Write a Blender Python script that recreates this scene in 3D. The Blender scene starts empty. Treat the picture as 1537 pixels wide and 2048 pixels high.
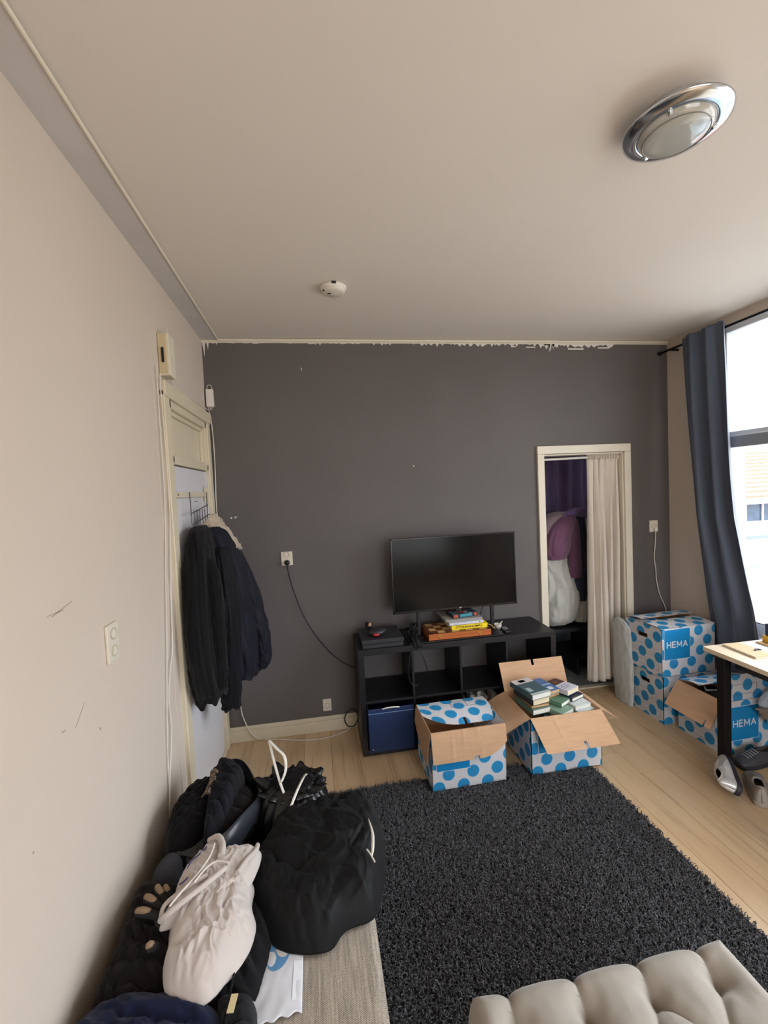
import bpy, bmesh, math, random
import numpy as np
from mathutils import Vector, Matrix, noise
S = bpy.context.scene
COL = S.collection
rng = random.Random(7)

# ---------------------------------------------------------------- camera, world, lights, exposure
YAW, PITCH, ROLL, FPX = 0.154057, -0.050314, -0.047831, 873.71
CAM = (0.7536, -3.3793, 1.86)
def make_camera():
    cy, sy = math.cos(YAW), math.sin(YAW)
    fwd = Vector((sy*math.cos(PITCH), cy*math.cos(PITCH), math.sin(PITCH)))
    right = Vector((cy, -sy, 0)); up = right.cross(fwd)
    r2 = right*math.cos(ROLL)+up*math.sin(ROLL); u2 = -right*math.sin(ROLL)+up*math.cos(ROLL)
    cd = bpy.data.cameras.new('camera'); cam = bpy.data.objects.new('camera', cd); COL.objects.link(cam)
    m = Matrix((r2, u2, -fwd)).transposed().to_4x4(); m.translation = Vector(CAM)
    cam.matrix_world = m
    cd.sensor_fit = 'HORIZONTAL'; cd.sensor_width = 36; cd.lens = FPX/1537*36
    cd.clip_start = .02; cd.clip_end = 200
    S.camera = cam
make_camera()
S.view_settings.view_transform = 'Standard'; S.view_settings.look = 'None'
S.view_settings.gamma = 1; S.view_settings.use_curve_mapping = False
S.view_settings.exposure = 0.44
w = bpy.data.worlds.new('overcast'); S.world = w; w.use_nodes = True
nt = w.node_tree; bg = nt.nodes['Background']
bg.inputs[1].default_value = 10.5
def overcast():      # overcast sky: brighter towards the zenith, dull ground below the horizon
    n = nt.nodes; L = nt.links
    tc = n.new('ShaderNodeTexCoord'); sp = n.new('ShaderNodeSeparateXYZ'); L.new(tc.outputs['Generated'], sp.inputs[0])
    r = n.new('ShaderNodeValToRGB'); r.color_ramp.elements[0].position = 0; r.color_ramp.elements[0].color = (.25, .25, .245, 1)
    r.color_ramp.elements[1].position = 1; r.color_ramp.elements[1].color = (.88, .94, 1, 1)
    for p_, c_ in ((.49, (.27, .27, .265, 1)), (.51, (.36, .385, .41, 1)), (.75, (.62, .67, .72, 1))):
        e = r.color_ramp.elements.new(p_); e.color = c_
    m = n.new('ShaderNodeMapRange'); m.inputs[1].default_value = -1; m.inputs[2].default_value = 1; L.new(sp.outputs[2], m.inputs[0])
    L.new(m.outputs[0], r.inputs[0]); L.new(r.outputs[0], bg.inputs[0])
overcast()
def area(name, loc, size, energy, col, aim, portal=False):
    d = bpy.data.lights.new(name, 'AREA'); d.shape = 'RECTANGLE'; d.size, d.size_y = size
    d.energy = energy; d.color = col
    o = bpy.data.objects.new(name, d); COL.objects.link(o); o.location = loc
    o.rotation_euler = Vector(aim).to_track_quat('-Z', 'Y').to_euler()
    if portal: d.cycles.is_portal = True
    return o
area('window_portal', (4.02, -1.95, 1.84), (3.1, 3.1), 1, (1, 1, 1), (-1, 0, 0), True)
area('rear_fill_portal', (2.2, -5.62, 1.5), (2.3, 2.1), 1, (1, 1, 1), (0, 1, 0), True)  # sampling portal for the added rear window
# soft warm fill from an unseen point light behind the camera
def rear_fill():
    d = bpy.data.lights.new('rear_fill_light', 'POINT'); d.energy = 12; d.color = (1, .80, .62); d.shadow_soft_size = .35
    o = bpy.data.objects.new('rear_fill_light', d); COL.objects.link(o); o.location = (1.3, -4.7, 2.3)
rear_fill()

# ---------------------------------------------------------------- materials
def lin(c):
    return tuple(((x/255)/12.92 if x/255 <= .04045 else ((x/255+.055)/1.055)**2.4) for x in c)
MAT = {}
def M(name, rgb, rough=.7, metal=0., var=0., vscale=6., bump=0., bscale=60., bdist=.002, sheen=0., alpha=None, stretch=(1, 1, 1), spec=None, trans=0., coat=0.):
    if name in MAT: return MAT[name]
    m = bpy.data.materials.new(name); m.use_nodes = True; n = m.node_tree.nodes; L = m.node_tree.links
    b = n['Principled BSDF']; c = lin(rgb)
    b.inputs['Base Color'].default_value = (*c, 1); b.inputs['Roughness'].default_value = rough
    b.inputs['Metallic'].default_value = metal
    if sheen: b.inputs['Sheen Weight'].default_value = sheen
    if spec is not None: b.inputs['Specular IOR Level'].default_value = spec
    if trans: b.inputs['Transmission Weight'].default_value = trans
    if coat: b.inputs['Coat Weight'].default_value = coat
    if alpha is not None: b.inputs['Alpha'].default_value = alpha
    if var or bump:
        tc = n.new('ShaderNodeTexCoord'); mp = n.new('ShaderNodeMapping'); mp.inputs['Scale'].default_value = stretch
        L.new(tc.outputs['Object'], mp.inputs[0])
    if var:
        t = n.new('ShaderNodeTexNoise'); t.inputs['Scale'].default_value = vscale; t.inputs['Detail'].default_value = 5
        L.new(mp.outputs[0], t.inputs[0])
        r = n.new('ShaderNodeMapRange'); r.inputs[1].default_value = .3; r.inputs[2].default_value = .7
        r.inputs[3].default_value = 1-var; r.inputs[4].default_value = 1+var
        L.new(t.outputs[0], r.inputs[0])
        x = n.new('ShaderNodeVectorMath'); x.operation = 'SCALE'; x.inputs[0].default_value = c
        L.new(r.outputs[0], x.inputs['Scale']); L.new(x.outputs[0], b.inputs['Base Color'])
    if bump:
        t = n.new('ShaderNodeTexNoise'); t.inputs['Scale'].default_value = bscale; t.inputs['Detail'].default_value = 4
        L.new(mp.outputs[0], t.inputs[0])
        bn = n.new('ShaderNodeBump'); bn.inputs['Strength'].default_value = bump; bn.inputs['Distance'].default_value = bdist
        L.new(t.outputs[0], bn.inputs['Height']); L.new(bn.outputs[0], b.inputs['Normal'])
    MAT[name] = m; return m

def node_mat(name, build, rough=.6, **k):
    if name in MAT: return MAT[name]
    m = M(name, (128, 128, 128), rough=rough, **k)
    n = m.node_tree.nodes; L = m.node_tree.links
    build(n, L, n['Principled BSDF']); return m
def mth(n, L, op, a, b=None, c=None):
    x = n.new('ShaderNodeMath'); x.operation = op
    for i, v in enumerate((a, b, c)):
        if v is None: continue
        if isinstance(v, (int, float)): x.inputs[i].default_value = v
        else: L.new(v, x.inputs[i])
    return x.outputs[0]
def mixc(n, L, f, a, b):
    x = n.new('ShaderNodeMix'); x.data_type = 'RGBA'
    if isinstance(f, (int, float)): x.inputs[0].default_value = f
    else: L.new(f, x.inputs[0])
    for i, v in ((6, a), (7, b)):
        if isinstance(v, tuple): x.inputs[i].default_value = (*v, 1)
        else: L.new(v, x.inputs[i])
    return x.outputs[2]

def dots(n, L, b):      # white corrugated board printed with staggered blue dots, laid out in metres by UV
    uv = n.new('ShaderNodeUVMap'); sp = n.new('ShaderNodeSeparateXYZ'); L.new(uv.outputs[0], sp.inputs[0])
    nz = n.new('ShaderNodeTexNoise'); nz.inputs['Scale'].default_value = 3.1; L.new(uv.outputs[0], nz.inputs[0])
    def lat(off):
        u = mth(n, L, 'DIVIDE', sp.outputs[0], .158); v = mth(n, L, 'DIVIDE', sp.outputs[1], .154)
        u = mth(n, L, 'ADD', u, off+.13); v = mth(n, L, 'ADD', v, off+.21)
        # slight per-row drift of the print
        u = mth(n, L, 'ADD', u, mth(n, L, 'MULTIPLY', mth(n, L, 'FLOOR', v), .09))
        u = mth(n, L, 'SUBTRACT', mth(n, L, 'FRACT', u), .5); v = mth(n, L, 'SUBTRACT', mth(n, L, 'FRACT', v), .5)
        u = mth(n, L, 'MULTIPLY', u, .158); v = mth(n, L, 'MULTIPLY', v, .154)
        return mth(n, L, 'SQRT', mth(n, L, 'ADD', mth(n, L, 'MULTIPLY', u, u), mth(n, L, 'MULTIPLY', v, v)))
    d = mth(n, L, 'MINIMUM', lat(0), lat(.5))
    core = mth(n, L, 'LESS_THAN', d, .0375); ring = mth(n, L, 'LESS_THAN', d, .040)
    c = mixc(n, L, ring, lin((214, 214, 220)), lin((120, 195, 228)))
    c = mixc(n, L, core, c, lin((10, 142, 202)))
    w = n.new('ShaderNodeTexNoise'); w.inputs['Scale'].default_value = 40; L.new(uv.outputs[0], w.inputs[0])
    c2 = mixc(n, L, mth(n, L, 'MULTIPLY', w.outputs[0], .12), c, lin((150, 130, 110)))
    L.new(c2, b.inputs['Base Color'])
DOT = node_mat('dotted_board', dots, .55)
CARD = M('cardboard', (196, 158, 124), .85, var=.06, vscale=9, bump=.15, bscale=30, stretch=(1, 1, 8))
CARDE = M('cardboard_edge', (160, 125, 92), .9, var=.15, vscale=200)
BLUE = M('print_blue', (12, 134, 196), .5, var=.04, vscale=30)
INK = M('print_ink', (95, 102, 120), .6)
WHITEP = M('print_white', (225, 228, 232), .5)

def planks(n, L, b):
    tc = n.new('ShaderNodeTexCoord'); oi = n.new('ShaderNodeObjectInfo')
    add = n.new('ShaderNodeVectorMath'); add.operation = 'ADD'
    cb = n.new('ShaderNodeCombineXYZ'); L.new(mth(n, L, 'MULTIPLY', oi.outputs['Random'], 40.), cb.inputs[0]); L.new(mth(n, L, 'MULTIPLY', oi.outputs['Random'], 91.), cb.inputs[1])
    L.new(tc.outputs['Object'], add.inputs[0]); L.new(cb.outputs[0], add.inputs[1])
    mp = n.new('ShaderNodeMapping'); mp.inputs['Scale'].default_value = (26, 1.6, 1); L.new(add.outputs[0], mp.inputs[0])
    g = n.new('ShaderNodeTexNoise'); g.inputs['Scale'].default_value = 1.; g.inputs['Detail'].default_value = 7; g.inputs['Distortion'].default_value = .6; L.new(mp.outputs[0], g.inputs[0])
    mp2 = n.new('ShaderNodeMapping'); mp2.inputs['Scale'].default_value = (5, .9, 1); L.new(add.outputs[0], mp2.inputs[0])
    g2 = n.new('ShaderNodeTexNoise'); g2.inputs['Scale'].default_value = 1.3; g2.inputs['Detail'].default_value = 3; L.new(mp2.outputs[0], g2.inputs[0])
    c = mixc(n, L, mth(n, L, 'MULTIPLY', g2.outputs[0], 1.), lin((196, 161, 121)), lin((228, 201, 164)))
    f = n.new('ShaderNodeMapRange'); f.inputs[1].default_value = .55; f.inputs[2].default_value = .85; L.new(g.outputs[0], f.inputs[0])
    c = mixc(n, L, mth(n, L, 'MULTIPLY', f.outputs[0], .62), c, lin((132, 102, 74)))
    t = mth(n, L, 'ADD', mth(n, L, 'MULTIPLY', oi.outputs['Random'], .22), .86)
    x = n.new('ShaderNodeVectorMath'); x.operation = 'SCALE'; L.new(c, x.inputs[0]); L.new(t, x.inputs['Scale'])
    L.new(x.outputs[0], b.inputs['Base Color'])
    bn = n.new('ShaderNodeBump'); bn.inputs['Strength'].default_value = .12; bn.inputs['Distance'].default_value = .001; L.new(g.outputs[0], bn.inputs['Height']); L.new(bn.outputs[0], b.inputs['Normal'])
PLANK = node_mat('oak_laminate', planks, .24)
WALL = M('wall_paint', (202, 189, 176), .85, var=.025, vscale=1.4, bump=.12, bscale=90, bdist=.001)
CEIL = M('ceiling_paint', (222, 214, 205), .9, var=.015, vscale=1.1, bump=.15, bscale=60, bdist=.001)
DARKW = M('dark_wall_paint', (94, 89, 88), .62, var=.06, vscale=2.3, bump=.2, bscale=45, bdist=.001)
TRIMW = M('trim_gloss_paint', (222, 214, 196), .35, var=.03, vscale=5, bump=.1, bscale=25)
BAND = M('grey_band_paint', (204, 200, 198), .85, var=.04, vscale=5)
DOORW = M('door_paint', (212, 210, 214), .4, var=.02, vscale=3)
CREAM = M('cream_gloss', (214, 203, 178), .4, var=.03, vscale=5)
WFRAME = M('window_frame_paint', (214, 220, 226), .35)
BLACKM = M('black_metal', (22, 22, 27), .4, metal=.6)
CHROME = M('chrome', (200, 205, 212), .18, metal=1.)
STEEL = M('steel_wire', (120, 120, 125), .3, metal=1.)
CABW = M('white_cable', (214, 208, 196), .5)
CABB = M('black_cable', (16, 16, 18), .45)
PLAST = M('white_plastic', (226, 222, 214), .4)
DARKP = M('dark_plastic', (24, 24, 27), .38)
BLK = M('black_brown_laminate', (19, 17, 21), .42, var=.15, vscale=14, stretch=(1, 12, 12), bump=.08, bscale=60)

# ---------------------------------------------------------------- mesh builders
class MB:
    def __init__(s): s.v = []; s.f = []; s.mi = []; s.uv = {}; s.sm = []
    def add(s, vs, fs, mi=0, smooth=False, uvs=None):
        o = len(s.v); s.v += [tuple(map(float, p)) for p in vs]
        for k, f in enumerate(fs):
            if uvs is not None: s.uv[len(s.f)] = uvs[k]
            s.f.append(tuple(i+o for i in f)); s.mi.append(mi if isinstance(mi, int) else mi[k]); s.sm.append(smooth)
        return s
    def box(s, a, b, mi=0, rot=0, piv=None, R=None):
        x0, y0, z0 = a; x1, y1, z1 = b
        V = [Vector(p) for p in ((x0,y0,z0),(x1,y0,z0),(x1,y1,z0),(x0,y1,z0),(x0,y0,z1),(x1,y0,z1),(x1,y1,z1),(x0,y1,z1))]
        if rot or R is not None:
            R = R or Matrix.Rotation(rot, 3, 'Z'); c = Vector(piv) if piv else Vector(((x0+x1)/2, (y0+y1)/2, (z0+z1)/2))
            V = [R@(p-c)+c for p in V]
        return s.add(V, [(3,2,1,0),(4,5,6,7),(0,1,5,4),(1,2,6,5),(2,3,7,6),(3,0,4,7)], mi)
    def tube(s, pts, r, n=8, mi=0, closed=False, cap=True):
        P = [Vector(p) for p in pts]; N = len(P); rs = r if isinstance(r, (list, tuple)) else [r]*N
        T = []
        for i in range(N):
            a = P[(i-1) % N] if (closed or i > 0) else P[0]; b = P[(i+1) % N] if (closed or i < N-1) else P[-1]
            T.append((b-a).normalized() if (b-a).length > 1e-9 else Vector((0, 0, 1)))
        u = T[0].orthogonal().normalized(); vs = []
        for i in range(N):
            u = (u-T[i]*u.dot(T[i])); u = u.normalized() if u.length > 1e-6 else T[i].orthogonal().normalized()
            w_ = T[i].cross(u)
            for k in range(n):
                a = 2*math.pi*k/n; vs.append(P[i]+(u*math.cos(a)+w_*math.sin(a))*rs[i])
        fs = []
        for i in range(N if closed else N-1):
            j = (i+1) % N
            for k in range(n): fs.append((i*n+k, i*n+(k+1) % n, j*n+(k+1) % n, j*n+k))
        s.add(vs, fs, mi, True)
        if cap and not closed:
            s.add(vs[:n], [tuple(range(n))[::-1]], mi); s.add(vs[-n:], [tuple(range(n))], mi)
        return s
    def lathe(s, prof, c=(0, 0, 0), n=32, mi=0, axis='Z', smooth=True, sq=1.):
        vs = []; fs = []; m = len(prof)
        for r, z in prof:
            for k in range(n):
                a = 2*math.pi*k/n; x, y = r*math.cos(a), r*math.sin(a)*sq
                p = (x, y, z) if axis == 'Z' else ((z, x, y) if axis == 'X' else (x, z, y))
                vs.append((c[0]+p[0], c[1]+p[1], c[2]+p[2]))
        for i in range(m-1):
            for k in range(n): fs.append((i*n+k, i*n+(k+1) % n, (i+1)*n+(k+1) % n, (i+1)*n+k))
        return s.add(vs, fs, mi, smooth)
    def ball(s, c, r, n=16, mi=0, R=None):
        r = r if isinstance(r, (tuple, list)) else (r, r, r); vs = []; fs = []; m = n//2
        for i in range(m+1):
            t = math.pi*i/m
            for k in range(n):
                a = 2*math.pi*k/n; p = Vector((r[0]*math.sin(t)*math.cos(a), r[1]*math.sin(t)*math.sin(a), r[2]*math.cos(t)))
                if R is not None: p = R@p
                vs.append(Vector(c)+p)
        for i in range(m):
            for k in range(n): fs.append(((i+1)*n+k, (i+1)*n+(k+1) % n, i*n+(k+1) % n, i*n+k))
        return s.add(vs, fs, mi, True)
    def build(s, name, mats, parent=None, bevel=0, seg=2, weld=False, world=True):
        mats = mats if isinstance(mats, (list, tuple)) else [mats]
        off = Vector(parent['_o']) if (parent is not None and world and '_o' in parent) else Vector((0, 0, 0))
        me = bpy.data.meshes.new(name)
        me.from_pydata([tuple(Vector(p)-off) for p in s.v], [], s.f)
        for m in mats: me.materials.append(m)
        me.polygons.foreach_set('material_index', s.mi); me.polygons.foreach_set('use_smooth', s.sm)
        if s.uv:
            l = me.uv_layers.new(name='UVMap')
            for fi, us in s.uv.items():
                for j, li in enumerate(me.polygons[fi].loop_indices): l.data[li].uv = us[j]
        me.update()
        o = bpy.data.objects.new(name, me); COL.objects.link(o)
        if weld:
            bm = bmesh.new(); bm.from_mesh(me); bmesh.ops.remove_doubles(bm, verts=bm.verts, dist=1e-5); bmesh.ops.recalc_face_normals(bm, faces=bm.faces); bm.to_mesh(me); bm.free()
        if parent is not None: o.parent = parent; o['_o'] = list(off)
        if bevel:
            b = o.modifiers.new('bevel', 'BEVEL'); b.width = bevel; b.segments = seg; b.limit_method = 'ANGLE'; b.angle_limit = .6
        return o
def thing(name, label, cat, loc=(0, 0, 0), group=None):
    o = bpy.data.objects.new(name, None); COL.objects.link(o); o.location = loc; o['_o'] = list(loc); o.empty_display_size = .05
    o['label'] = label; o['category'] = cat
    if group: o['group'] = group
    return o
def tag(o, label, cat, group=None):
    o['label'] = label; o['category'] = cat
    if group: o['group'] = group
    return o
def struct(o, label=None):
    o['kind'] = 'structure'
    if label: o['label'] = label
    return o
def bez(pts, n=8):          # Catmull-Rom through the points
    P = [Vector(p) for p in pts]; out = []
    for i in range(len(P)-1):
        p0 = P[i-1] if i else P[0]; p1, p2 = P[i], P[i+1]; p3 = P[i+2] if i+2 < len(P) else P[-1]
        for k in range(n):
            t = k/n; out.append(.5*((2*p1)+(-p0+p2)*t+(2*p0-5*p1+4*p2-p3)*t*t+(-p0+3*p1-3*p2+p3)*t**3))
    return out+[P[-1]]
def sheet(name, fn, nu, nv, t, mats, parent=None, hole=None, uvs=None, smooth=True):
    """thin two-sided sheet: fn(u,v)->point; mats = [front, back, edge]; hole(u,v) drops cells"""
    P = [[Vector(fn(i/nu, j/nv)) for j in range(nv+1)] for i in range(nu+1)]
    Nn = [[None]*(nv+1) for _ in range(nu+1)]
    for i in range(nu+1):
        for j in range(nv+1):
            a = P[min(i+1, nu)][j]-P[max(i-1, 0)][j]; b = P[i][min(j+1, nv)]-P[i][max(j-1, 0)]
            c = a.cross(b); Nn[i][j] = c.normalized() if c.length > 1e-12 else Vector((0, 0, 1))
    mb = MB(); idx = lambda i, j: i*(nv+1)+j; K = (nu+1)*(nv+1)
    vs = [P[i][j]+Nn[i][j]*t/2 for i in range(nu+1) for j in range(nv+1)]+[P[i][j]-Nn[i][j]*t/2 for i in range(nu+1) for j in range(nv+1)]
    U = (lambda i, j: ((i/nu)*uvs[0]+uvs[2], (j/nv)*uvs[1]+uvs[3])) if uvs else (lambda i, j: (i/nu, j/nv))
    keep = {(i, j) for i in range(nu) for j in range(nv) if not (hole and hole((i+.5)/nu, (j+.5)/nv))}
    fs = []; mi = []; uv = []
    for (i, j) in sorted(keep):
        q = [(i, j), (i+1, j), (i+1, j+1), (i, j+1)]
        fs.append(tuple(idx(*a) for a in q)); mi.append(0); uv.append([U(*a) for a in q])
        fs.append(tuple(idx(*a)+K for a in q[::-1])); mi.append(min(1, len(mats)-1)); uv.append([U(*a) for a in q[::-1]])
        for (a, b, nb) in ((q[0], q[1], (i, j-1)), (q[1], q[2], (i+1, j)), (q[2], q[3], (i, j+1)), (q[3], q[0], (i-1, j))):
            if nb not in keep:
                fs.append((idx(*b), idx(*a), idx(*a)+K, idx(*b)+K)); mi.append(len(mats)-1); uv.append([U(*b), U(*a), U(*a), U(*b)])
    mb.add(vs, fs, mi, smooth, uv)
    return mb.build(name, mats, parent)
def text(name, s, size, loc, rot, mat, parent=None, bold=0., ext=.0006, align='CENTER', squeeze=1.):
    cu = bpy.data.curves.new(name, 'FONT'); cu.body = s; cu.size = size; cu.extrude = ext; cu.offset = bold
    cu.align_x = align; cu.align_y = 'CENTER'; cu.resolution_u = 3
    o = bpy.data.objects.new(name, cu); COL.objects.link(o); dg = bpy.context.evaluated_depsgraph_get(); dg.update()
    me = bpy.data.meshes.new_from_object(o.evaluated_get(dg)); COL.objects.unlink(o); bpy.data.objects.remove(o); bpy.data.curves.remove(cu)
    me.name = name; me.materials.clear(); me.materials.append(mat)
    R = rot if isinstance(rot, Matrix) else Matrix.Rotation(rot[2], 4, 'Z')@Matrix.Rotation(rot[1], 4, 'Y')@Matrix.Rotation(rot[0], 4, 'X')
    me.transform(R@Matrix.Diagonal((squeeze, 1, 1, 1)))
    off = Vector(parent['_o']) if parent is not None and '_o' in parent else Vector((0, 0, 0))
    me.transform(Matrix.Translation(Vector(loc)-off))
    o = bpy.data.objects.new(name, me); COL.objects.link(o)
    if parent is not None: o.parent = parent; o['_o'] = list(off)
    return o
def frame3(c, ex, ey):       # 4x4 rotation whose x,y axes are ex,ey
    ex = Vector(ex).normalized(); ez = ex.cross(Vector(ey)).normalized(); ey = ez.cross(ex)
    return Matrix((ex, ey, ez)).transposed().to_4x4()

def fbm(p, o=3): return noise.fractal(p, 1.0, 2.0, o, noise_basis='PERLIN_ORIGINAL')
def ridge(x): return 1-abs(x)*2
def cloth(name, outline, base, h, mat, parent=None, edge=.10, folds=((30, .012, 18.),), seed=0, center=None, nr=34, nt=150, dome=None, under=.6, warp=.05, rough=.004, lean=None):
    """soft garment lying in a heap: closed body with the given outline (world xy), top rising h over base(x,y)"""
    O = [Vector((x, y, 0)) for x, y in outline]; n = len(O); loop = []
    for i in range(n):
        p0, p1, p2, p3 = O[i-1], O[i], O[(i+1) % n], O[(i+2) % n]
        for k in range(10):
            t = k/10; loop.append(.5*((2*p1)+(-p0+p2)*t+(2*p0-5*p1+4*p2-p3)*t*t+(-p0+3*p1-3*p2+p3)*t**3))
    L = [0]
    for i in range(len(loop)): L.append(L[-1]+(loop[(i+1) % len(loop)]-loop[i]).length)
    B = []
    for k in range(nt):
        d = L[-1]*k/nt; i = max(j for j in range(len(loop)) if L[j] <= d); f = (d-L[i])/max(1e-9, L[i+1]-L[i])
        B.append(loop[i].lerp(loop[(i+1) % len(loop)], f))
    c = Vector((*center, 0)) if center else sum(B, Vector())/nt
    bf = base if callable(base) else (lambda x, y: base)
    sv = Vector((seed*3.17, seed*1.71, seed*.93)); vs = []
    def hgt(p, s):
        dist = (1-s)*((p-c).length/max(s, .02) if s > .02 else 1)
        e = 1-math.exp(-max(0, (1-s)*R0)/edge*2.2)
        if dome: e = e*(dome(p.x, p.y))
        z = h*e
        q = Vector((p.x, p.y, 0)); wv = Vector((fbm(q*5+sv), fbm(q*5+sv+Vector((9, 4, 0))), 0))*warp
        q2 = q+wv
        for ang, amp, fr in folds:
            a = math.radians(ang); u = q2.x*math.cos(a)+q2.y*math.sin(a); v_ = -q2.x*math.sin(a)+q2.y*math.cos(a)
            wob = noise.noise(Vector((u*3.1, v_*2.3, seed*2.3+ang)))*2.6+noise.noise(Vector((u*7, v_*4, seed+ang)))*.9
            mk = max(0, min(1, .55+1.3*noise.noise(Vector((u*5.3, v_*2.6, seed*4.1+ang*.1)))))
            z += amp*(abs(math.sin(u*fr*1.55+wob))**.75-.55)*mk*min(1, e*1.3)
            kk = noise.noise(Vector((u*fr*.9, v_*fr*.30, seed*1.9))); z += amp*.45*(ridge(kk)**4-.3)*min(1, e*1.2)
        z += fbm(q*38+sv)*rough
        return z
    R0 = sum((b-c).length for b in B)/nt
    for j in range(nr+1):
        s = 1-(j/nr)**1.25 if j < nr else 0.
        for k in range(nt):
            p = c+(B[k]-c)*s
            if j == nr: p = c
            z = hgt(p, s); vs.append((p.x, p.y, bf(p.x, p.y)+z))
    top = len(vs)
    for j in range(1, 5):
        s = 1-.06*j
        for k in range(nt):
            p = c+(B[k]-c)*s; vs.append((p.x, p.y, bf(p.x, p.y)-.006*j*under))
    fs = []
    for j in range(nr):
        for k in range(nt): fs.append((j*nt+k, j*nt+(k+1) % nt, (j+1)*nt+(k+1) % nt, (j+1)*nt+k))
    prev = 0
    for j in range(4):
        cur = top+j*nt
        for k in range(nt): fs.append((prev+(k+1) % nt, prev+k, cur+k, cur+(k+1) % nt))
        prev = cur
    fs.append(tuple(prev+k for k in range(nt))[::-1])
    mb = MB(); mb.add(vs, fs, 0, True)
    return mb.build(name, mat, parent)
def loft(name, secs, mat, parent=None, n=64, folds=0., ffr=6, seed=0, zf=2., rings=60, rough=.004, cap=True, axis='z', hem=0.):
    """closed body through elliptical sections (centre xyz, rx, ry[, power]) with vertical creases"""
    secs = [tuple(s) for s in secs]; m = len(secs)
    P = bez([(s[0], s[1], s[2]) for s in secs], 12); Q = bez([(s[3], s[4], 0) for s in secs], 12)
    N = len(P); vs = []; sv = Vector((seed*5.1, seed*2.7, seed))
    for i in range(N):
        a = P[max(0, i-1)]; b = P[min(N-1, i+1)]; T = (b-a).normalized()
        if axis == 'z': ex, ey = Vector((1, 0, 0)), Vector((0, 1, 0))
        else:
            ex = Vector((0, 0, 1)).cross(T); ex = ex.normalized() if ex.length > .1 else Vector((1, 0, 0)); ey = T.cross(ex)
        for k in range(n):
            t = 2*math.pi*k/n; rx, ry = max(Q[i].x, .002), max(Q[i].y, .002)
            d = Vector((math.cos(t), math.sin(t), 0)); f = noise.noise(Vector((d.x*ffr*.5, d.y*ffr*.5, i/N*zf))+sv)
            f2 = noise.noise(Vector((d.x*ffr*1.3, d.y*ffr*1.3, i/N*zf*2.2))+sv*2)
            ph = t*ffr*.9+3.2*noise.noise(Vector((d.x*1.2, d.y*1.2, i/N*zf*1.6))+sv)+1.1*f
            mk = max(0, min(1, .5+1.5*f2))
            g = (abs(math.sin(ph))**.8-.6)*folds*(.35+.65*mk)+f2*folds*.35
            p = P[i]+ex*(d.x*(rx+g*min(1, rx*6)))+ey*(d.y*(ry+g*min(1, ry*6)))
            p += Vector((1, 1, 1))*fbm(p*30+sv)*rough
            if hem: p.z += hem*noise.noise(Vector((d.x*1.4+seed, d.y*1.4, 0)))*(i/(N-1))**4
            vs.append(p)
    fs = []
    for i in range(N-1):
        for k in range(n): fs.append((i*n+k, i*n+(k+1) % n, (i+1)*n+(k+1) % n, (i+1)*n+k))
    if cap: fs.append(tuple(range(n))[::-1]); fs.append(tuple((N-1)*n+k for k in range(n)))
    mb = MB(); mb.add(vs, fs, 0, True)
    return mb.build(name, mat, parent)
# ---------------------------------------------------------------- setting
W, H, YB = 3.80, 3.016, -5.3
def slab(name, boxes, mat, label=None, bevel=0):
    mb = MB()
    for a, b in boxes: mb.box(a, b)
    return struct(mb.build(name, mat, bevel=bevel), label)
floor = slab('floor', [((-.12, YB-.1, -.12), (W+.14, .152, -.012))], M('underlay', (90, 75, 60), .9))
def lay_planks():
    pw, pl = .192, 1.285; r = random.Random(3); x = 0.; row = 0
    while x < W:
        w_ = min(pw, W-x); y = YB-r.random()*pl
        while y < .0:
            y1 = min(y+pl, 0.); y0 = max(y, YB)
            if y1-y0 > .03:
                mb = MB(); mb.box((x+.0006, y0+.0006, -.012), (x+w_-.0006, y1-.0006, 0))
                mb.build('plank', PLANK, floor, bevel=.0012, seg=1)
            y += pl
        x += pw; row += 1
    x = 2.60
    while x < 3.37:            # planks running on into the closet doorway
        w_ = min(pw, 3.37-x); mb = MB(); mb.box((x+.0006, .0006, -.012), (x+w_-.0006, .15, 0)); mb.build('plank', PLANK, floor, bevel=.0012, seg=1); x += pw
lay_planks()
ceiling = slab('ceiling', [((-.12, YB-.1, H), (W+.2, 1.9, H+.1))], CEIL)
DX0, DX1, DZ = 2.627, 3.366, 2.088
wall_back = slab('wall_back', [((-.12, 0, -.1), (DX0, .16, H)), ((DX1, 0, -.1), (W+.2, .16, H)), ((DX0, 0, DZ), (DX1, .16, H))], DARKW)
wall_left = slab('wall_left', [((-.14, YB, -.1), (0, -.90, H)), ((-.14, -.90, 2.40), (0, -.06, H)), ((-.14, -.06, -.1), (0, 0, H)), ((-.14, -.9, -.1), (-.1, -.06, 2.4))], WALL)
WY0, WY1, WZ0, WZ1 = -3.40, -.51, .70, 2.93
wall_right = slab('wall_right', [((W, WY1, -.1), (W+.2, 0, H)), ((W, YB, -.1), (W+.2, WY0, H)), ((W, WY0, -.1), (W+.2, WY1, WZ0)), ((W, WY0, WZ1), (W+.2, WY1, H))], WALL)
wall_front = slab('wall_front', [((-.14, YB-.12, -.1), (1.1, YB, H)), ((3.3, YB-.12, -.1), (W+.2, YB, H)), ((1.1, YB-.12, -.1), (3.3, YB, .5)), ((1.1, YB-.12, 2.5), (3.3, YB, H))], WALL)
struct(MB().box((1.1, YB-.09, .5), (1.16, YB-.03, 2.5)).box((3.24, YB-.09, .5), (3.3, YB-.03, 2.5)).box((1.1, YB-.09, .5), (3.3, YB-.03, .56)).box((1.1, YB-.09, 2.44), (3.3, YB-.03, 2.5)).box((2.17, YB-.09, .5), (2.23, YB-.03, 2.5)).build('window_rear_fill', WFRAME, bevel=.004))  # unseen window added behind the camera to lift the room's light level
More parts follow.
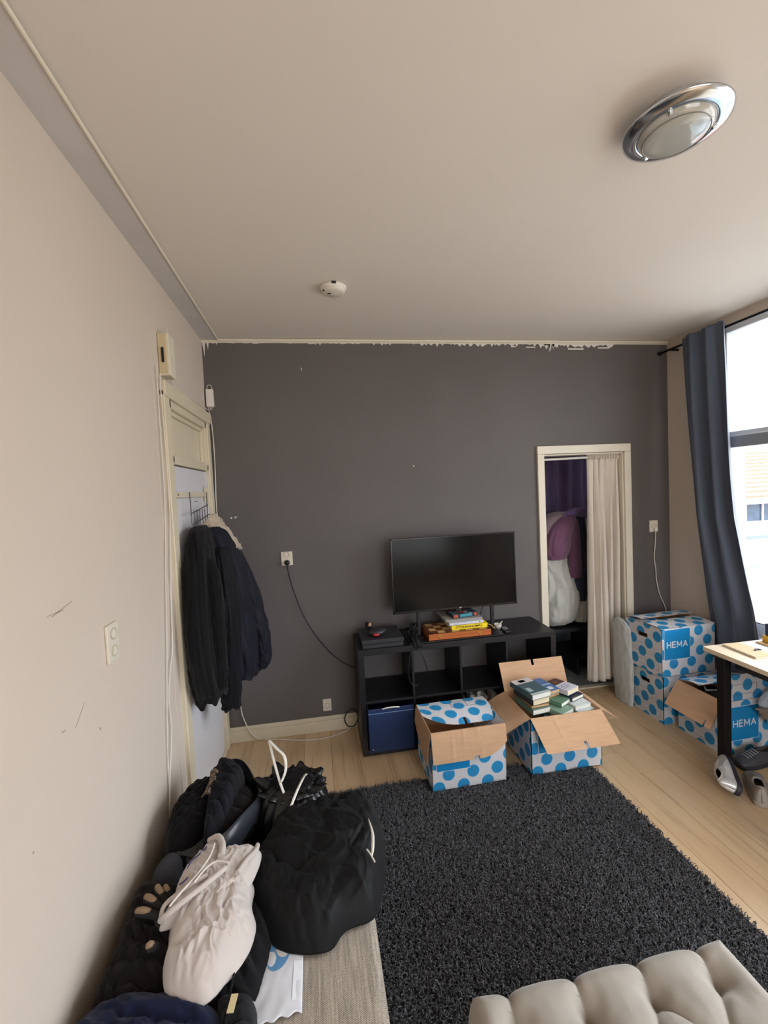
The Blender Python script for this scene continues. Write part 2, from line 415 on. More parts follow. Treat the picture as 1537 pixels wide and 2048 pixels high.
# closet behind the back wall
CLW = M('closet_wall_paint', (150, 152, 160), .85, var=.04, vscale=3)
struct(MB().box((2.30, .16, -.1), (2.42, 1.75, H)).build('wall_closet_left', CLW))
struct(MB().box((4.02, .16, -.1), (4.14, 1.75, H)).build('wall_closet_right', CLW))
struct(MB().box((2.30, 1.75, -.1), (4.14, 1.87, H)).build('wall_closet_back', CLW))
struct(MB().box((2.42, .152, -.1), (4.02, 1.75, .004)).build('floor_closet', M('vinyl_floor', (128, 132, 130), .6, var=.1, vscale=6)))
struct(MB().box((2.60, .125, .0), (3.39, .175, .012)).build('trim_threshold', CREAM, bevel=.004))
# doorway casing
mb = MB()
mb.box((DX0-.056, -.022, 0), (DX0+.004, .001, DZ+.002)); mb.box((DX1-.004, -.022, 0), (DX1+.056, .001, DZ+.002)); mb.box((DX0-.056, -.022, DZ+.003), (DX1+.056, .001, DZ+.068))
mb.box((DX0-.004, .0, .0), (DX0+.012, .165, DZ)); mb.box((DX1-.012, .0, .0), (DX1+.004, .165, DZ)); mb.box((DX0, .0, DZ-.012), (DX1, .165, DZ+.004))
struct(mb.build('door_2', TRIMW, bevel=.003), 'cream casing of the closet doorway')
# baseboards
mb = MB(); mb.box((.0, -.016, .0), (2.565, 0, .085)); mb.box((.0, -.011, .085), (2.565, 0, .118)); mb.box((3.43, -.016, 0), (W, 0, .118))
struct(mb.build('baseboard_back', CREAM, bevel=.004))
struct(MB().box((W-.015, YB, 0), (W, -.0, .1)).build('baseboard_right', CREAM, bevel=.004))
struct(MB().box((0, YB, 0), (.015, -1.0, .1)).build('baseboard_left', CREAM, bevel=.004))
# ceiling strip along the left wall, moulding along the back wall
mb = MB(); mb.box((0, YB, H-.012), (.115-.0, 0, H)); struct(mb.build('trim_1', BAND))
mb = MB(); mb.tube([(.118, YB, H-.012), (.118, -.01, H-.012)], .0065, 8); struct(mb.build('trim_2', TRIMW))
mb = MB(); mb.tube([(.118, -.012, H-.012), (W, -.012, H-.012)], .011, 8); mb.box((0, -.006, H-.03), (W, 0, H)); tr3 = struct(mb.build('trim_3', TRIMW))
def plaster():
    r = random.Random(11); mb = MB(); top = H-.028
    def strip(x0, x1, dep, st):
        n = max(2, int((x1-x0)/st)); xs = [x0+(x1-x0)*i/n for i in range(n+1)]
        ds = [max(.001, dep*(r.random()**2)) if 0 < i < n else .0005 for i in range(n+1)]
        vs = []
        for i, x in enumerate(xs): vs += [(x, -.0022, top), (x, -.0022, top-ds[i]), (x, 0, top), (x, 0, top-ds[i])]
        fs = []
        for i in range(n): a = 4*i; b = a+4; fs += [(a, a+1, b+1, b), (a+1, a+3, b+3, b+1)]
        mb.add(vs, fs)
    strip(.02, 1.2, .008, .02); strip(.8, .86, .02, .008); strip(1.25, 1.40, .028, .012); strip(1.55, 1.75, .02, .012)
    strip(1.75, 2.6, .026, .014); strip(2.62, 3.3, .034, .016); strip(2.66, 2.76, .08, .012); strip(2.704, 2.716, .18, .004); strip(2.695, 2.722, .13, .006)
    strip(.10, .112, .07, .004); strip(.004, .05, .12, .006)
    for x, z, a, b in ((2.95, H-.068, .07, .006), (3.2, H-.058, .05, .005), (.129, 1.706, .006, .006), (.156, 1.708, .004, .008), (.164, 1.712, .008, .003), (1.533, 2.037, .005, .005), (.702, 2.796, .003, .01), (2.4, H-.05, .02, .004), (2.55, H-.055, .04, .004)):
        mb.box((x-a, -.0018, z-b), (x+a, 0, z+b))
    mb.build('plaster_chip', M('bare_plaster', (220, 216, 210), .9), wall_back)
plaster()
struct(MB().box((-.001, -1.085, .0), (.004, -1.062, 2.62)).build('trim_4', WALL, bevel=.002), 'painted-over cable duct')

# ---- left door with panel above
def left_door():
    f = MB()
    f.box((-.02, -.985, 0), (.022, -.90, 2.425)); f.box((-.02, -.09, 0), (.022, -.012, 2.425))
    f.box((-.02, -.985, 2.395), (.03, -.012, 2.475)); f.box((-.09, -.905, 0), (.0, -.895, 2.4)); f.box((-.09, -.065, 0), (.0, -.055, 2.4))
    d = struct(f.build('door_1', CREAM, bevel=.005), 'cream door frame with a raised panel above the door')
    p = MB(); p.box((-.05, -.9, 2.055), (-.03, -.06, 2.4)); q = p.build('upper_panel', CREAM, d)
    p = MB()
    for a, b in (((-.03, -.9, 2.06), (.01, -.845, 2.4)), ((-.03, -.115, 2.06), (.01, -.06, 2.4)), ((-.03, -.9, 2.355), (.01, -.06, 2.4)), ((-.03, -.9, 2.055), (.01, -.06, 2.10)),
                 ((-.03, -.845, 2.33), (-.012, -.115, 2.355)), ((-.03, -.135, 2.1), (-.012, -.115, 2.35)), ((-.03, -.845, 2.1), (-.012, -.825, 2.35)), ((-.03, -.845, 2.1), (-.012, -.115, 2.115))): p.box(a, b)
    p.build('panel_moulding', CREAM, d, bevel=.004)
    p = MB(); p.box((-.045, -.895, .012), (-.006, -.065, 2.048)); s = p.build('door_leaf', DOORW, d, bevel=.003)
    h = MB(); h.box((-.006, -.862, .95), (.0, -.822, 1.14)); h.tube(bez([(-.002, -.842, 1.055), (.03, -.842, 1.055), (.048, -.835, 1.055), (.052, -.80, 1.052), (.05, -.735, 1.047)]), .009, 10)
    h.build('door_handle', CHROME, s, bevel=.002)
    MB().box((-.10, -.9, -.01), (.012, -.06, .012)).build('door_sill', CREAM, d, bevel=.003)
    for z in (.25, 1.8): MB().tube([(.004, -.062, z-.045), (.004, -.062, z+.045)], .008, 8).build('hinge', STEEL, d)
    return d
left_door()
# peeled strip down the left jamb
MB().box((.0221, -.978, .2), (.0228, -.972, 2.35)).build('paint_ridge', WALL, wall_left)

# ---- window
def window():
    fr = MB(); x0, x1 = W-.005, W+.085
    for a, b in (((x0, WY0, WZ0), (x1, WY1, WZ0+.095)), ((x0, WY0, WZ1-.045), (x1, WY1, WZ1)), ((x0, WY1-.045, WZ0), (x1, WY1, WZ1)), ((x0, WY0, WZ0), (x1, WY0+.05, WZ1)),
                 ((x0-.02, WY0, 2.05), (x1, WY1-.04, 2.135)), ((x0, -1.98, WZ0), (x1, -1.91, WZ1)), ((x0-.0, WY0, 2.13), (x1+.03, WY1, 2.165))): fr.box(a, b)
    wd = struct(fr.build('window_1', WFRAME, bevel=.006), 'tall white window frame with a grey transom')
    MB().box((W-.032, WY0, 2.047), (W-.0255, WY1-.042, 2.125)).build('blind_cassette', M('grey_transom', (140, 146, 156), .5), wd)
    MB().box((W-.035, WY0-.03, WZ0-.04), (W+.02, WY1+.04, WZ0)).build('window_sill', WFRAME, wd, bevel=.006)
    g = M('window_glass', (255, 255, 255), .02)
    n = g.node_tree.nodes; L = g.node_tree.links; out = n['Material Output']
    tr = n.new('ShaderNodeBsdfTransparent'); gl = n.new('ShaderNodeBsdfGlossy'); gl.inputs['Roughness'].default_value = .01
    mx = n.new('ShaderNodeMixShader'); lw_ = n.new('ShaderNodeLayerWeight'); lw_.inputs[0].default_value = .3
    L.new(mth(n, L, 'MULTIPLY', lw_.outputs['Fresnel'], .5), mx.inputs[0]); L.new(tr.outputs[0], mx.inputs[1]); L.new(gl.outputs[0], mx.inputs[2]); L.new(mx.outputs[0], out.inputs[0])
    for a, b in ((WZ0+.09, 2.06), (2.13, WZ1-.04)):
        for y0, y1 in ((WY0+.045, -1.975), (-1.915, WY1-.04)):
            MB().box((W+.04, y0, a), (W+.045, y1, b)).build('window_pane', g, wd)
    for z in (WZ0+.093,):
        MB().box((W-.006, WY0+.05, z), (W-.002, WY1-.045, z+.006)).build('rubber_seal', DARKP, wd)
window()

# ---- outside
def outside():
    wallm = M('render_white', (168, 168, 168), .9, var=.02); tile = M('clay_tile', (190, 110, 86), .8, var=.18, vscale=1.5); gut = M('zinc', (96, 104, 118), .5)
    b = thing('house', 'neighbouring white house with orange tiled roof seen through the window', 'house', (14, 8, -6))
    MB().box((10, 8, -6), (21, 14, .93)).build('facade', wallm, b)
    MB().box((9.9, 7.55, .93), (21, 8.3, 1.12)).build('gutter', M('soffit', (226, 226, 230), .7), b)
    # pantile roof: wavy courses
    mb = MB(); n = 260; courses = 12
    for c in range(courses):
        vs = []; fs = []
        for k in range(2):
            for i in range(n+1):
                x = 9.9+i*(11.1/n); t = (c+k*1.02)/courses; y = 7.55+t*3.2; z = 1.12+t*3.05*.5+(.035 if k == 0 else 0)+.03*abs(math.sin(i/n*math.pi*46))
                vs.append((x, y, z))
        for i in range(n): fs.append((i, i+1, n+2+i, n+1+i))
        # front lip
        o = len(vs)
        for i in range(n+1): p = vs[i]; vs.append((p[0], p[1]+.01, p[2]-.05))
        for i in range(n): fs.append((o+i, o+i+1, i+1, i))
        mb.add(vs, fs)
    r = mb.build('roof_tiles', tile, b); r['kind'] = 'stuff'
    MB().box((9.9, 10.6, 2.5), (21, 11.0, 2.78)).build('ridge', M('ridge_zinc', (140, 150, 170), .6), b)
    for k in range(4):
        x = 13.55+k*1.55
        f = MB().box((x, 7.94, -.35), (x+1.15, 8.0, 1.0)).build('window', M('bluish_pane', (52, 72, 92), .2, var=.25, vscale=4), b)
        g = MB()
        for z in (-.36, .27, .95): g.box((x-.05, 7.9, z), (x+1.2, 7.95, z+.07))
        for xx in (x-.05, x+.55, x+1.14): g.box((xx, 7.9, -.36), (xx+.06, 7.95, 1.0))
        g.build('glazing_bar', wallm, f)
    e = thing('annex', 'low extension with a slanting tiled verge below the neighbour windows', 'building', (10, 4.5, -3))
    MB().add([(9.2, 6.0, -2), (13.6, 6.0, -2), (13.6, 6.0, .10), (11.2, 6.0, .55), (9.2, 6.0, .62), (9.2, 7.6, -2), (13.6, 7.6, -2), (13.6, 7.6, .10), (11.2, 7.6, .55), (9.2, 7.6, .62)],
             [(0, 1, 2, 3, 4), (4, 3, 8, 9), (3, 2, 7, 8), (1, 6, 7, 2), (0, 4, 9, 5)]).build('gable', tile, e)
    MB().box((7.0, 3.0, -3), (14, 4.6, .28)).build('parapet_wall', wallm, e)
    MB().box((6.9, 2.9, .28), (14, 4.7, .75)).build('parapet', M('pale_board', (176, 178, 182), .8), e)
    MB().box((6.8, 2.85, .75), (14, 4.75, .80)).build('coping', gut, e)
    t = thing('terrace', 'pale terrace wall outside below the window', 'wall', (6, 1, -2)); MB().box((5.2, .2, -3), (12, 2.3, -.42)).build('wall_body', M('pale_blue_render', (142, 156, 166), .85, var=.05, vscale=3), t)
outside()
# ---------------------------------------------------------------- printed moving boxes
UP = Vector((0, 0, 1))
def board(mb, P, U, V, t, uv0=(0, 0), hole=None):
    """corrugated wall: outer face through P spanned by U,V (outward = U x V), printed outside"""
    P, U, V = Vector(P), Vector(U), Vector(V); lu, lv = U.length, V.length; u, v = U/lu, V/lv; n = u.cross(v)
    us = [0, lu]; vs_ = [0, lv]
    if hole: us = [0, hole[0], hole[1], lu]; vs_ = [0, hole[2], hole[3], lv]
    for i in range(len(us)-1):
        for j in range(len(vs_)-1):
            if hole and i == 1 and j == 1: continue
            a, b, c, d = us[i], us[i+1], vs_[j], vs_[j+1]
            q = [P+u*a+v*c, P+u*b+v*c, P+u*b+v*d, P+u*a+v*d]; r = [p-n*t for p in q]
            uv = [(uv0[0]+x, uv0[1]+y) for x, y in ((a, c), (b, c), (b, d), (a, d))]
            fs = [(0, 1, 2, 3), (7, 6, 5, 4)]; mi = [0, 1]; us2 = [uv, uv[::-1]]
            for k in range(4):
                e = (k, k+4, (k+1) % 4+4, (k+1) % 4)
                ok = (k == 0 and j == 0) or (k == 1 and i == len(us)-2) or (k == 2 and j == len(vs_)-2) or (k == 3 and i == 0)
                if hole: ok = ok or (i, j, k) in ((1, 0, 2), (0, 1, 1), (1, 2, 0), (2, 1, 3))
                if ok: fs.append(e); mi.append(2); us2.append([uv[k], uv[k], uv[(k+1) % 4], uv[(k+1) % 4]])
            mb.add(q+r, fs, mi, False, us2)
BM = [DOT, CARD, CARDE]
def lines(parent, P, U, V, rects, t=.0014, name='printed_outline'):
    P, U, V = Vector(P), Vector(U).normalized(), Vector(V).normalized(); n = U.cross(V); mb = MB()
    def strip(a, b, c, d):
        q = [P+U*a+V*c+n*.0006, P+U*b+V*c+n*.0006, P+U*b+V*d+n*.0006, P+U*a+V*d+n*.0006]; mb.add(q+[x-n*.0012 for x in q], [(0, 1, 2, 3), (7, 6, 5, 4), (0, 4, 5, 1), (1, 5, 6, 2), (2, 6, 7, 3), (3, 7, 4, 0)])
    for a, b, c, d in rects:
        strip(a, b, c, c+t); strip(a, b, d-t, d); strip(a, a+t, c, d); strip(b-t, b, c, d)
    return mb.build(name, INK, parent)
def printed_logo(parent, P, U, V, s, word='HEMA'):
    P, U, V = Vector(P), Vector(U).normalized(), Vector(V).normalized(); n = U.cross(V)
    def q(a, b, c, d, h, nm, m, par):
        v = [P+U*a+V*c+n*h, P+U*b+V*c+n*h, P+U*b+V*d+n*h, P+U*a+V*d+n*h]
        return MB().add(v+[x-n*h for x in v], [(0, 1, 2, 3), (0, 4, 5, 1), (1, 5, 6, 2), (2, 6, 7, 3), (3, 7, 4, 0)]).build(nm, m, par)
    f = q(-.003, s+.003, -.003, s+.003, .0005, 'printed_square', WHITEP, parent); q(0, s, 0, s, .0009, 'square_fill', BLUE, f)
    if word:        # bold sans-serif capitals drawn as strokes
        cap = s*.215; cw = s*.140; gap = s*.068; st = s*.034; y0 = s*.39; mb = MB()
        G = {'H': [((0, 0), (0, 1)), ((1, 0), (1, 1)), ((0, .5), (1, .5))], 'E': [((0, 0), (0, 1)), ((0, 1), (.95, 1)), ((0, .52), (.85, .52)), ((0, 0), (.95, 0))],
             'M': [((0, 0), (0, 1)), ((1, 0), (1, 1)), ((0, 1), (.5, .25)), ((.5, .25), (1, 1))], 'A': [((0, 0), (.5, 1)), ((.5, 1), (1, 0)), ((.18, .32), (.82, .32))]}
        W_ = {'H': 1, 'E': .82, 'M': 1.22, 'A': 1.12}; tot = sum(cw*W_[c] for c in word)+gap*(len(word)-1)+st; x = (s-tot)/2+st/2; lay = .0013
        for c in word:
            for (a, b) in G[c]:
                lay += .00002
                p = Vector((x+a[0]*cw*W_[c], y0+st/2+a[1]*(cap-st), 0)); q_ = Vector((x+b[0]*cw*W_[c], y0+st/2+b[1]*(cap-st), 0)); d_ = (q_-p).normalized(); m_ = Vector((-d_.y, d_.x, 0))*st/2
                e = d_*st/2 if abs(d_.x) < .01 or abs(d_.y) < .01 else d_*st*.25
                V4 = [P+U*v.x+V*v.y+n*lay for v in (p-e-m_, q_+e-m_, q_+e+m_, p-e+m_)]; mb.add(V4, [(0, 1, 2, 3)])
            x += cw*W_[c]+gap
        mb.build('lettering', WHITEP, f)
def bent(parent, A, B, out, length, a0, a1, seed=0, notch=None, taper=None, skew=0., nu=26, nv=10, uv0=(0, 0), crease=(), name='flap'):
    A, B, out = Vector(A), Vector(B), Vector(out); up = UP
    dots_front = (B-A).cross(up).dot(out) > 0
    steps = 40; path = [Vector((0, 0, 0))]
    for k in range(steps):
        a = math.radians(a0+(a1-a0)*((k+.5)/steps)); path.append(path[-1]+(up*math.cos(a)+out*math.sin(a))/steps)
    def fn(u, v):
        L = length*(taper(u) if taper else 1)
        t = v*steps; i = min(int(t), steps-1); p = path[i].lerp(path[i+1], t-i)
        q = A+(B-A)*u+p*L+(B-A).normalized()*skew*v
        n = (B-A).normalized().cross(up*math.cos(math.radians(a0))+out*math.sin(math.radians(a0)))
        wv = .0025*noise.noise(Vector((u*4, v*2, seed)))
        for c in crease: wv += .0022*math.exp(-((u-c-.03*v)/.012)**2)*(1 if not dots_front else -1)
        return q+n*wv
    hole = (lambda u, v: abs(u-notch[0]) < notch[1]*max(0, (v-notch[2]))/(1-notch[2])) if notch else None
    global LASTFN
    LASTFN = fn
    mats = [DOT, CARD, CARDE] if dots_front else [CARD, DOT, CARDE]
    return sheet(name, fn, nu, nv, .004, mats, parent, hole, uvs=((B-A).length, length, uv0[0], uv0[1]), smooth=False)
def carton(label, loc, rot, w_, d, h, group='polka dot moving boxes', handhole=True, bottom=True):
    t = thing('moving_box', label, 'box', loc, group); t['_o'] = [0, 0, 0]; t.rotation_euler = (0, 0, rot)
    k = .004; mb = MB()
    board(mb, (0, 0, 0), (w_, 0, 0), (0, 0, h), k, (.02, .03)); board(mb, (w_, d, 0), (-w_, 0, 0), (0, 0, h), k, (.09, 0))
    hh = (d*.5-.045, d*.5+.045, h-.105, h-.075) if handhole else None
    board(mb, (0, d, 0), (0, -d, 0), (0, 0, h), k, (.03, .06), hh); board(mb, (w_, 0, 0), (0, d, 0), (0, 0, h), k, (.05, .02), hh)
    mb.box((k, k, .001), (w_-k, d-k, .005), 1)
    mb.build('carton_body', BM, t)
    return t
def side_print(t, d, h):
    lines(t, (0, d, 0), (0, -1, 0), (0, 0, 1), [(.05, d-.07, .155, .205), (.05, d-.05, .10, .135), (.06, d-.03, .035, .08)], name='side_print')
# A: emptied box on the rug
A = carton('open empty box with blue dots on the rug edge, left of the book box', (1.363, -.872, 0.012), .012, .480, .36, .365)
Hh = .365
bent(A, (0, 0, Hh), (.48, 0, Hh), (0, -1, 0), .182, 166, 172, 1, (.575, .05, .78), lambda u: 1 if u < .62 else 1-.42*((u-.62)/.38)**2.2, crease=(.25, .42, .62))
bent(A, (0, .36, Hh), (0, 0, Hh), (-1, 0, 0), .20, 168, 176, 2, None, lambda u: .55+.45*min(1, u*1.6))
bent(A, (0, .36, Hh), (.48, .36, Hh), (0, 1, 0), .26, -82, -112, 3, (.55, .04, .8), lambda u: 1-.55*max(0, (.45-u)/.45)**1.8, uv0=(.01, .03), crease=(.5, .7))
AFN = LASTFN
bent(A, (.48, .36, Hh), (.48, 0, Hh), (1, 0, 0), .2, -128, -160, 4, None, lambda u: 1-.3*u)
def flap_outline(t, fn, u0, u1, v0, v1):
    mb = MB()
    for a, b in (((u0, v0), (u1, v0)), ((u0, v1), (u1, v1)), ((u0, v0), (u0, v1)), ((u1, v0), (u1, v1)), (((u0+u1)/2, v0), ((u0+u1)/2, v1))):
        mb.tube([Vector(fn(a[0]+(b[0]-a[0])*k/10, a[1]+(b[1]-a[1])*k/10))+Vector((0, 0, .0024)) for k in range(11)], .0012, 4)
    mb.build('printed_outline', INK, t)

flap_outline(A, AFN, .47, .90, .14, .40)
printed_logo(A, (.03, -.0002, .118), (1, 0, 0), (0, 0, 1), .21, None)
# B: box heaped with books
B = carton('open white box with blue dots heaped with paperback books beside the emptied box', (2.012, -.865, 0.012), .0, .488, .38, .368)
Hb = .368
bent(B, (0, 0, Hb), (.488, 0, Hb), (0, -1, 0), .205, 142, 146, 5, (.55, .04, .8), skew=.045, crease=(.3,))
bent(B, (0, .38, Hb), (0, 0, Hb), (-1, 0, 0), .2, 112, 118, 6)
bent(B, (0, .38, Hb), (.488, .38, Hb), (0, 1, 0), .20, 8, 14, 7, (.52, .035, .8), lambda u: 1., skew=-.02)
bent(B, (.488, .38, Hb), (.488, 0, Hb), (1, 0, 0), .2, 122, 128, 8)
printed_logo(B, (.05, -.0002, .135), (1, 0, 0), (0, 0, 1), .21, None)
# C: two stacked closed boxes in the corner
C1 = carton('closed white box with blue dots on the floor at the bottom of the corner stack', (3.245, -.535, 0), .0, .475, .36, .365); side_print(C1, .36, .365)
bent(C1, (0, 0, .365), (.475, 0, .365), (0, -1, 0), .178, -90, -90, 1, uv0=(.02, .02)); bent(C1, (0, .36, .365), (.475, .36, .365), (0, 1, 0), .178, -90, -90, 1)
C2 = carton('closed box with blue dots and bright logo square topping the corner stack', (3.225, -.55, .371), .045, .475, .36, .362); side_print(C2, .36, .362)
bent(C2, (0, 0, .362), (.475, 0, .362), (0, -1, 0), .178, -84, -92, 1, uv0=(.02, .02)); bent(C2, (0, .36, .362), (.475, .36, .362), (0, 1, 0), .176, -70, -92, 9, taper=lambda u: 1)
bent(C2, (0, .36, .360), (0, 0, .360), (-1, 0, 0), .17, -88, -92, 3)
printed_logo(C2, (.022, -.0002, .125), (1, 0, 0), (0, 0, 1), .225)
# D: open box by the desk leg
D = carton('open box with blue dots behind the desk leg, brown flap hanging out', (3.325, -.955, 0), .03, .455, .36, .365); side_print(D, .36, .365)
bent(D, (0, 0, .365), (.455, 0, .365), (0, -1, 0), .172, -1, 1, 5, uv0=(.02, .10))
bent(D, (0, .36, .365), (0, 0, .365), (-1, 0, 0), .205, 132, 138, 6, (.86, .03, .8), skew=.03)
bent(D, (0, .36, .365), (.455, .36, .365), (0, 1, 0), .178, -68, -92, 7, uv0=(.05, .0))
lines(D, (0, -.003, .365), (1, 0, 0), (0, 0, 1), [(.05, .255, .04, .105), (.0, .455, -.001, .001)])
printed_logo(D, (.045, -.0002, .095), (1, 0, 0), (0, 0, 1), .225)
def dbox_fill():
    o = cloth('black_bag', [(3.37, -.90), (3.55, -.905), (3.72, -.89), (3.73, -.76), (3.71, -.65), (3.54, -.63), (3.37, -.65), (3.355, -.76)], .27, .08, M('black_film', (20, 20, 24), .35), None, .08, ((20, .02, 14),), 3, nt=90, nr=18)
    tag(o, 'crumpled black bag filling the open box behind the desk leg', 'bag')
    h = thing('clothes_hanger', 'grey plastic hanger lying in the open box behind the desk leg', 'hanger', (3.42, -.75, .37))
    MB().tube([(3.34, -.80, .375), (3.50, -.84, .372), (3.52, -.83, .372), (3.42, -.70, .378), (3.35, -.79, .376)], .006, 6).build('hanger_bar', M('grey_plastic', (120, 125, 130), .4), h)
    MB().tube(bez([(3.42, -.70, .378), (3.41, -.67, .38), (3.43, -.65, .385), (3.45, -.67, .385)]), .003, 6).build('hook', STEEL, h)
dbox_fill()
# bag hanging under the desk in front of D
def poly_bag():
    t = thing('plastic_bag', 'crumpled clear bag with a grey-brown card hanging under the desk edge', 'bag', (3.66, -1.0, .3))
    m = M('clear_film', (205, 212, 225), .2, alpha=.6); c = M('brown_paper', (132, 116, 104), .8)
    loft('film', [(3.61, -.995, .325, .05, .018), (3.605, -.995, .345, .062, .026), (3.62, -.995, .38, .060, .026), (3.65, -.995, .42, .04, .018), (3.70, -.995, .45, .02, .01)], m, t, 60, .016, 4, 4, 2)
    def f(u, v): return Vector((3.500+.16*u+.05*v, -1.005-.012*math.sin(u*3), .330-.135*v-.012*u+.02*u*v))
    sheet('card', f, 10, 10, .003, [c, c], t, lambda u, v: u < .28*v*1.6)
    MB().tube(bez([(3.70, -.995, .45), (3.72, -1.0, .55), (3.74, -1.02, .64), (3.74, -1.03, .702)]), .004, 6).build('strap', m, t)
poly_bag()
wb = loft('plastic_sack', [(3.212, -.15, .0, .024, .10), (3.21, -.15, .2, .027, .115), (3.212, -.145, .42, .026, .11), (3.212, -.14, .62, .028, .10), (3.212, -.135, .68, .024, .07), (3.205, -.12, .70, .012, .03)], M('milky_film', (196, 200, 198), .3, var=.08, vscale=8), None, 90, .020, 4, 2, 5)
tag(wb, 'tall milky plastic sack squeezed between the white curtain and the box stack', 'sack')

# ---------------------------------------------------------------- books
PAPER = [M('pages_cream', (222, 208, 176), .9, var=.06, vscale=300, stretch=(.05, .05, 1)), M('pages_white', (222, 222, 212), .9, var=.06, vscale=300, stretch=(.05, .05, 1)), M('pages_tan', (196, 164, 118), .9, var=.07, vscale=300, stretch=(.05, .05, 1))]
def book(label, c, size, rz, cover, pages=0, tilt=(0, 0), spine='y+', group='books heaped in the open box', prints=(), name='book'):
    """c = centre of the underside; size = (width along x, depth along y, thickness)"""
    w_, d, h = size; t = thing(name, label, 'book', c, group); t['_o'] = [0, 0, 0]; t.rotation_euler = (tilt[0], tilt[1], rz)
    cm = M('cover_%d_%d_%d' % cover, cover, .45, var=.05, vscale=12); k = .0022; mb = MB()
    mb.box((-w_/2, -d/2, 0), (w_/2, d/2, k)); mb.box((-w_/2, -d/2, h-k), (w_/2, d/2, h))
    if spine == 'x-': mb.box((-w_/2, -d/2, 0), (-w_/2+k, d/2, h))
    elif spine == 'y-': mb.box((-w_/2, -d/2, 0), (w_/2, -d/2+k, h))
    else: mb.box((-w_/2, d/2-k, 0), (w_/2, d/2, h))
    mb.build('cover', cm, t, bevel=.0006, seg=1)
    MB().box((-w_/2+.003, -d/2+.003, k), (w_/2-.003, d/2-.003, h-k)).build('pages', PAPER[pages], t)
    for (a, b, c_, d_, col) in prints:
        MB().box((a*w_-w_/2, c_*d-d/2, h), (b*w_-w_/2, d_*d-d/2, h+.0004)).build('cover_print', M('cover_%d_%d_%d' % col, col, .45), t)
    return t
def book_heap():
    z0 = .20
    L = [
     # left pile, bottom to top: (label, x, y, z, w, d, h, rz deg, cover, pages, tiltx)
     ('thick green paperback at the foot of the left pile in the book box', 2.115, -.70, .352, .135, .20, .034, 8, (96, 122, 110), 1, 0, 'x-'),
     ('tan-paged paperback second from the foot of the left pile', 2.122, -.685, .387, .13, .19, .016, 4, (150, 110, 70), 2, 0, 'x-'),
     ('fat cream-paged paperback with a black spine halfway up the left pile', 2.118, -.68, .404, .135, .20, .042, 12, (34, 38, 40), 0, 0, 'x-'),
     ('broad teal paperback with a white band on top of the left pile', 2.112, -.675, .447, .15, .23, .036, 12, (66, 92, 98), 1, 0, 'x-'),
     ('blue covered paperback with tan pages lying behind the top of the left pile', 2.235, -.62, .425, .125, .19, .026, 14, (66, 104, 158), 2, 0, 'x-'),
     ('orange-edged paperback under the blue one', 2.24, -.615, .402, .12, .18, .022, 16, (176, 118, 60), 2, 0, 'x-'),
     ('green backed paperback lying slantwise in the middle of the heap', 2.27, -.70, .375, .11, .17, .026, 30, (92, 128, 104), 1, 0, 'x-'),
     ('pale green paperback below the slanting one in the middle', 2.25, -.765, .340, .13, .17, .032, 26, (126, 152, 134), 1, 0, 'x-'),
     ('white paperback with a dark back at the right end of the heap', 2.40, -.72, .354, .13, .18, .026, 10, (206, 210, 208), 1, 0, 'x-'),
     ('thin white paperback at the right front corner of the heap', 2.41, -.75, .328, .135, .17, .024, 12, (196, 204, 204), 1, 0, 'x-'),
     ('dark navy book with white pages under the leaning paperback on the right', 2.385, -.66, .383, .12, .18, .024, 22, (38, 44, 60), 1, 0, 'x-'),
     ('maroon and white printed paperback leaning on top of the heap at the right', 2.365, -.63, .412, .125, .19, .032, 24, (204, 204, 216), 0, -.05, 'x-'),
     ('flat blue picture book lying along the front wall inside the box', 2.31, -.80, .315, .30, .10, .012, 5, (92, 140, 160), 1, 0, 'y-'),
     ('dark paperback face up against the front wall inside the book box', 2.20, -.79, .300, .12, .11, .012, -6, (46, 52, 60), 1, 0, 'y-'),
    ]
    PR = {3: [(0, .99, .72, .99, (206, 200, 196)), (.3, .62, .78, .92, (96, 62, 52)), (.12, .34, .2, .42, (168, 184, 188)), (.0, .99, .0, .10, (176, 186, 184))],
          4: [(.0, .99, .45, .52, (150, 180, 196)), (.45, .75, .1, .3, (214, 220, 224))],
          11: [(0, .99, .56, .99, (62, 36, 36)), (.4, .6, .68, .8, (160, 116, 70)), (.1, .8, .4, .43, (120, 122, 140)), (.1, .85, .3, .33, (120, 122, 140)), (.1, .7, .2, .23, (120, 122, 140))],
          12: [(.1, .5, .2, .8, (206, 190, 150)), (.6, .9, .3, .7, (40, 70, 90))]}
    for i, (lab, x, y, z, w_, d, h, rz, cov, pg, tx, sp) in enumerate(L):
        book(lab, (x, y, z+.012), (w_, d, h), math.radians(rz), cov, pg, (tx, 0), sp, prints=PR.get(i, ()))
    o = cloth('packing_paper', [(2.06, -.82), (2.25, -.835), (2.45, -.82), (2.465, -.68), (2.45, -.53), (2.25, -.515), (2.06, -.53), (2.045, -.68)], .025, .27, M('kraft_paper', (176, 144, 108), .85), None, .03, ((30, .02, 20),), 61, nt=90, nr=20)
    tag(o, 'crumpled kraft paper filling the box under the heaped books', 'packing paper')
book_heap()

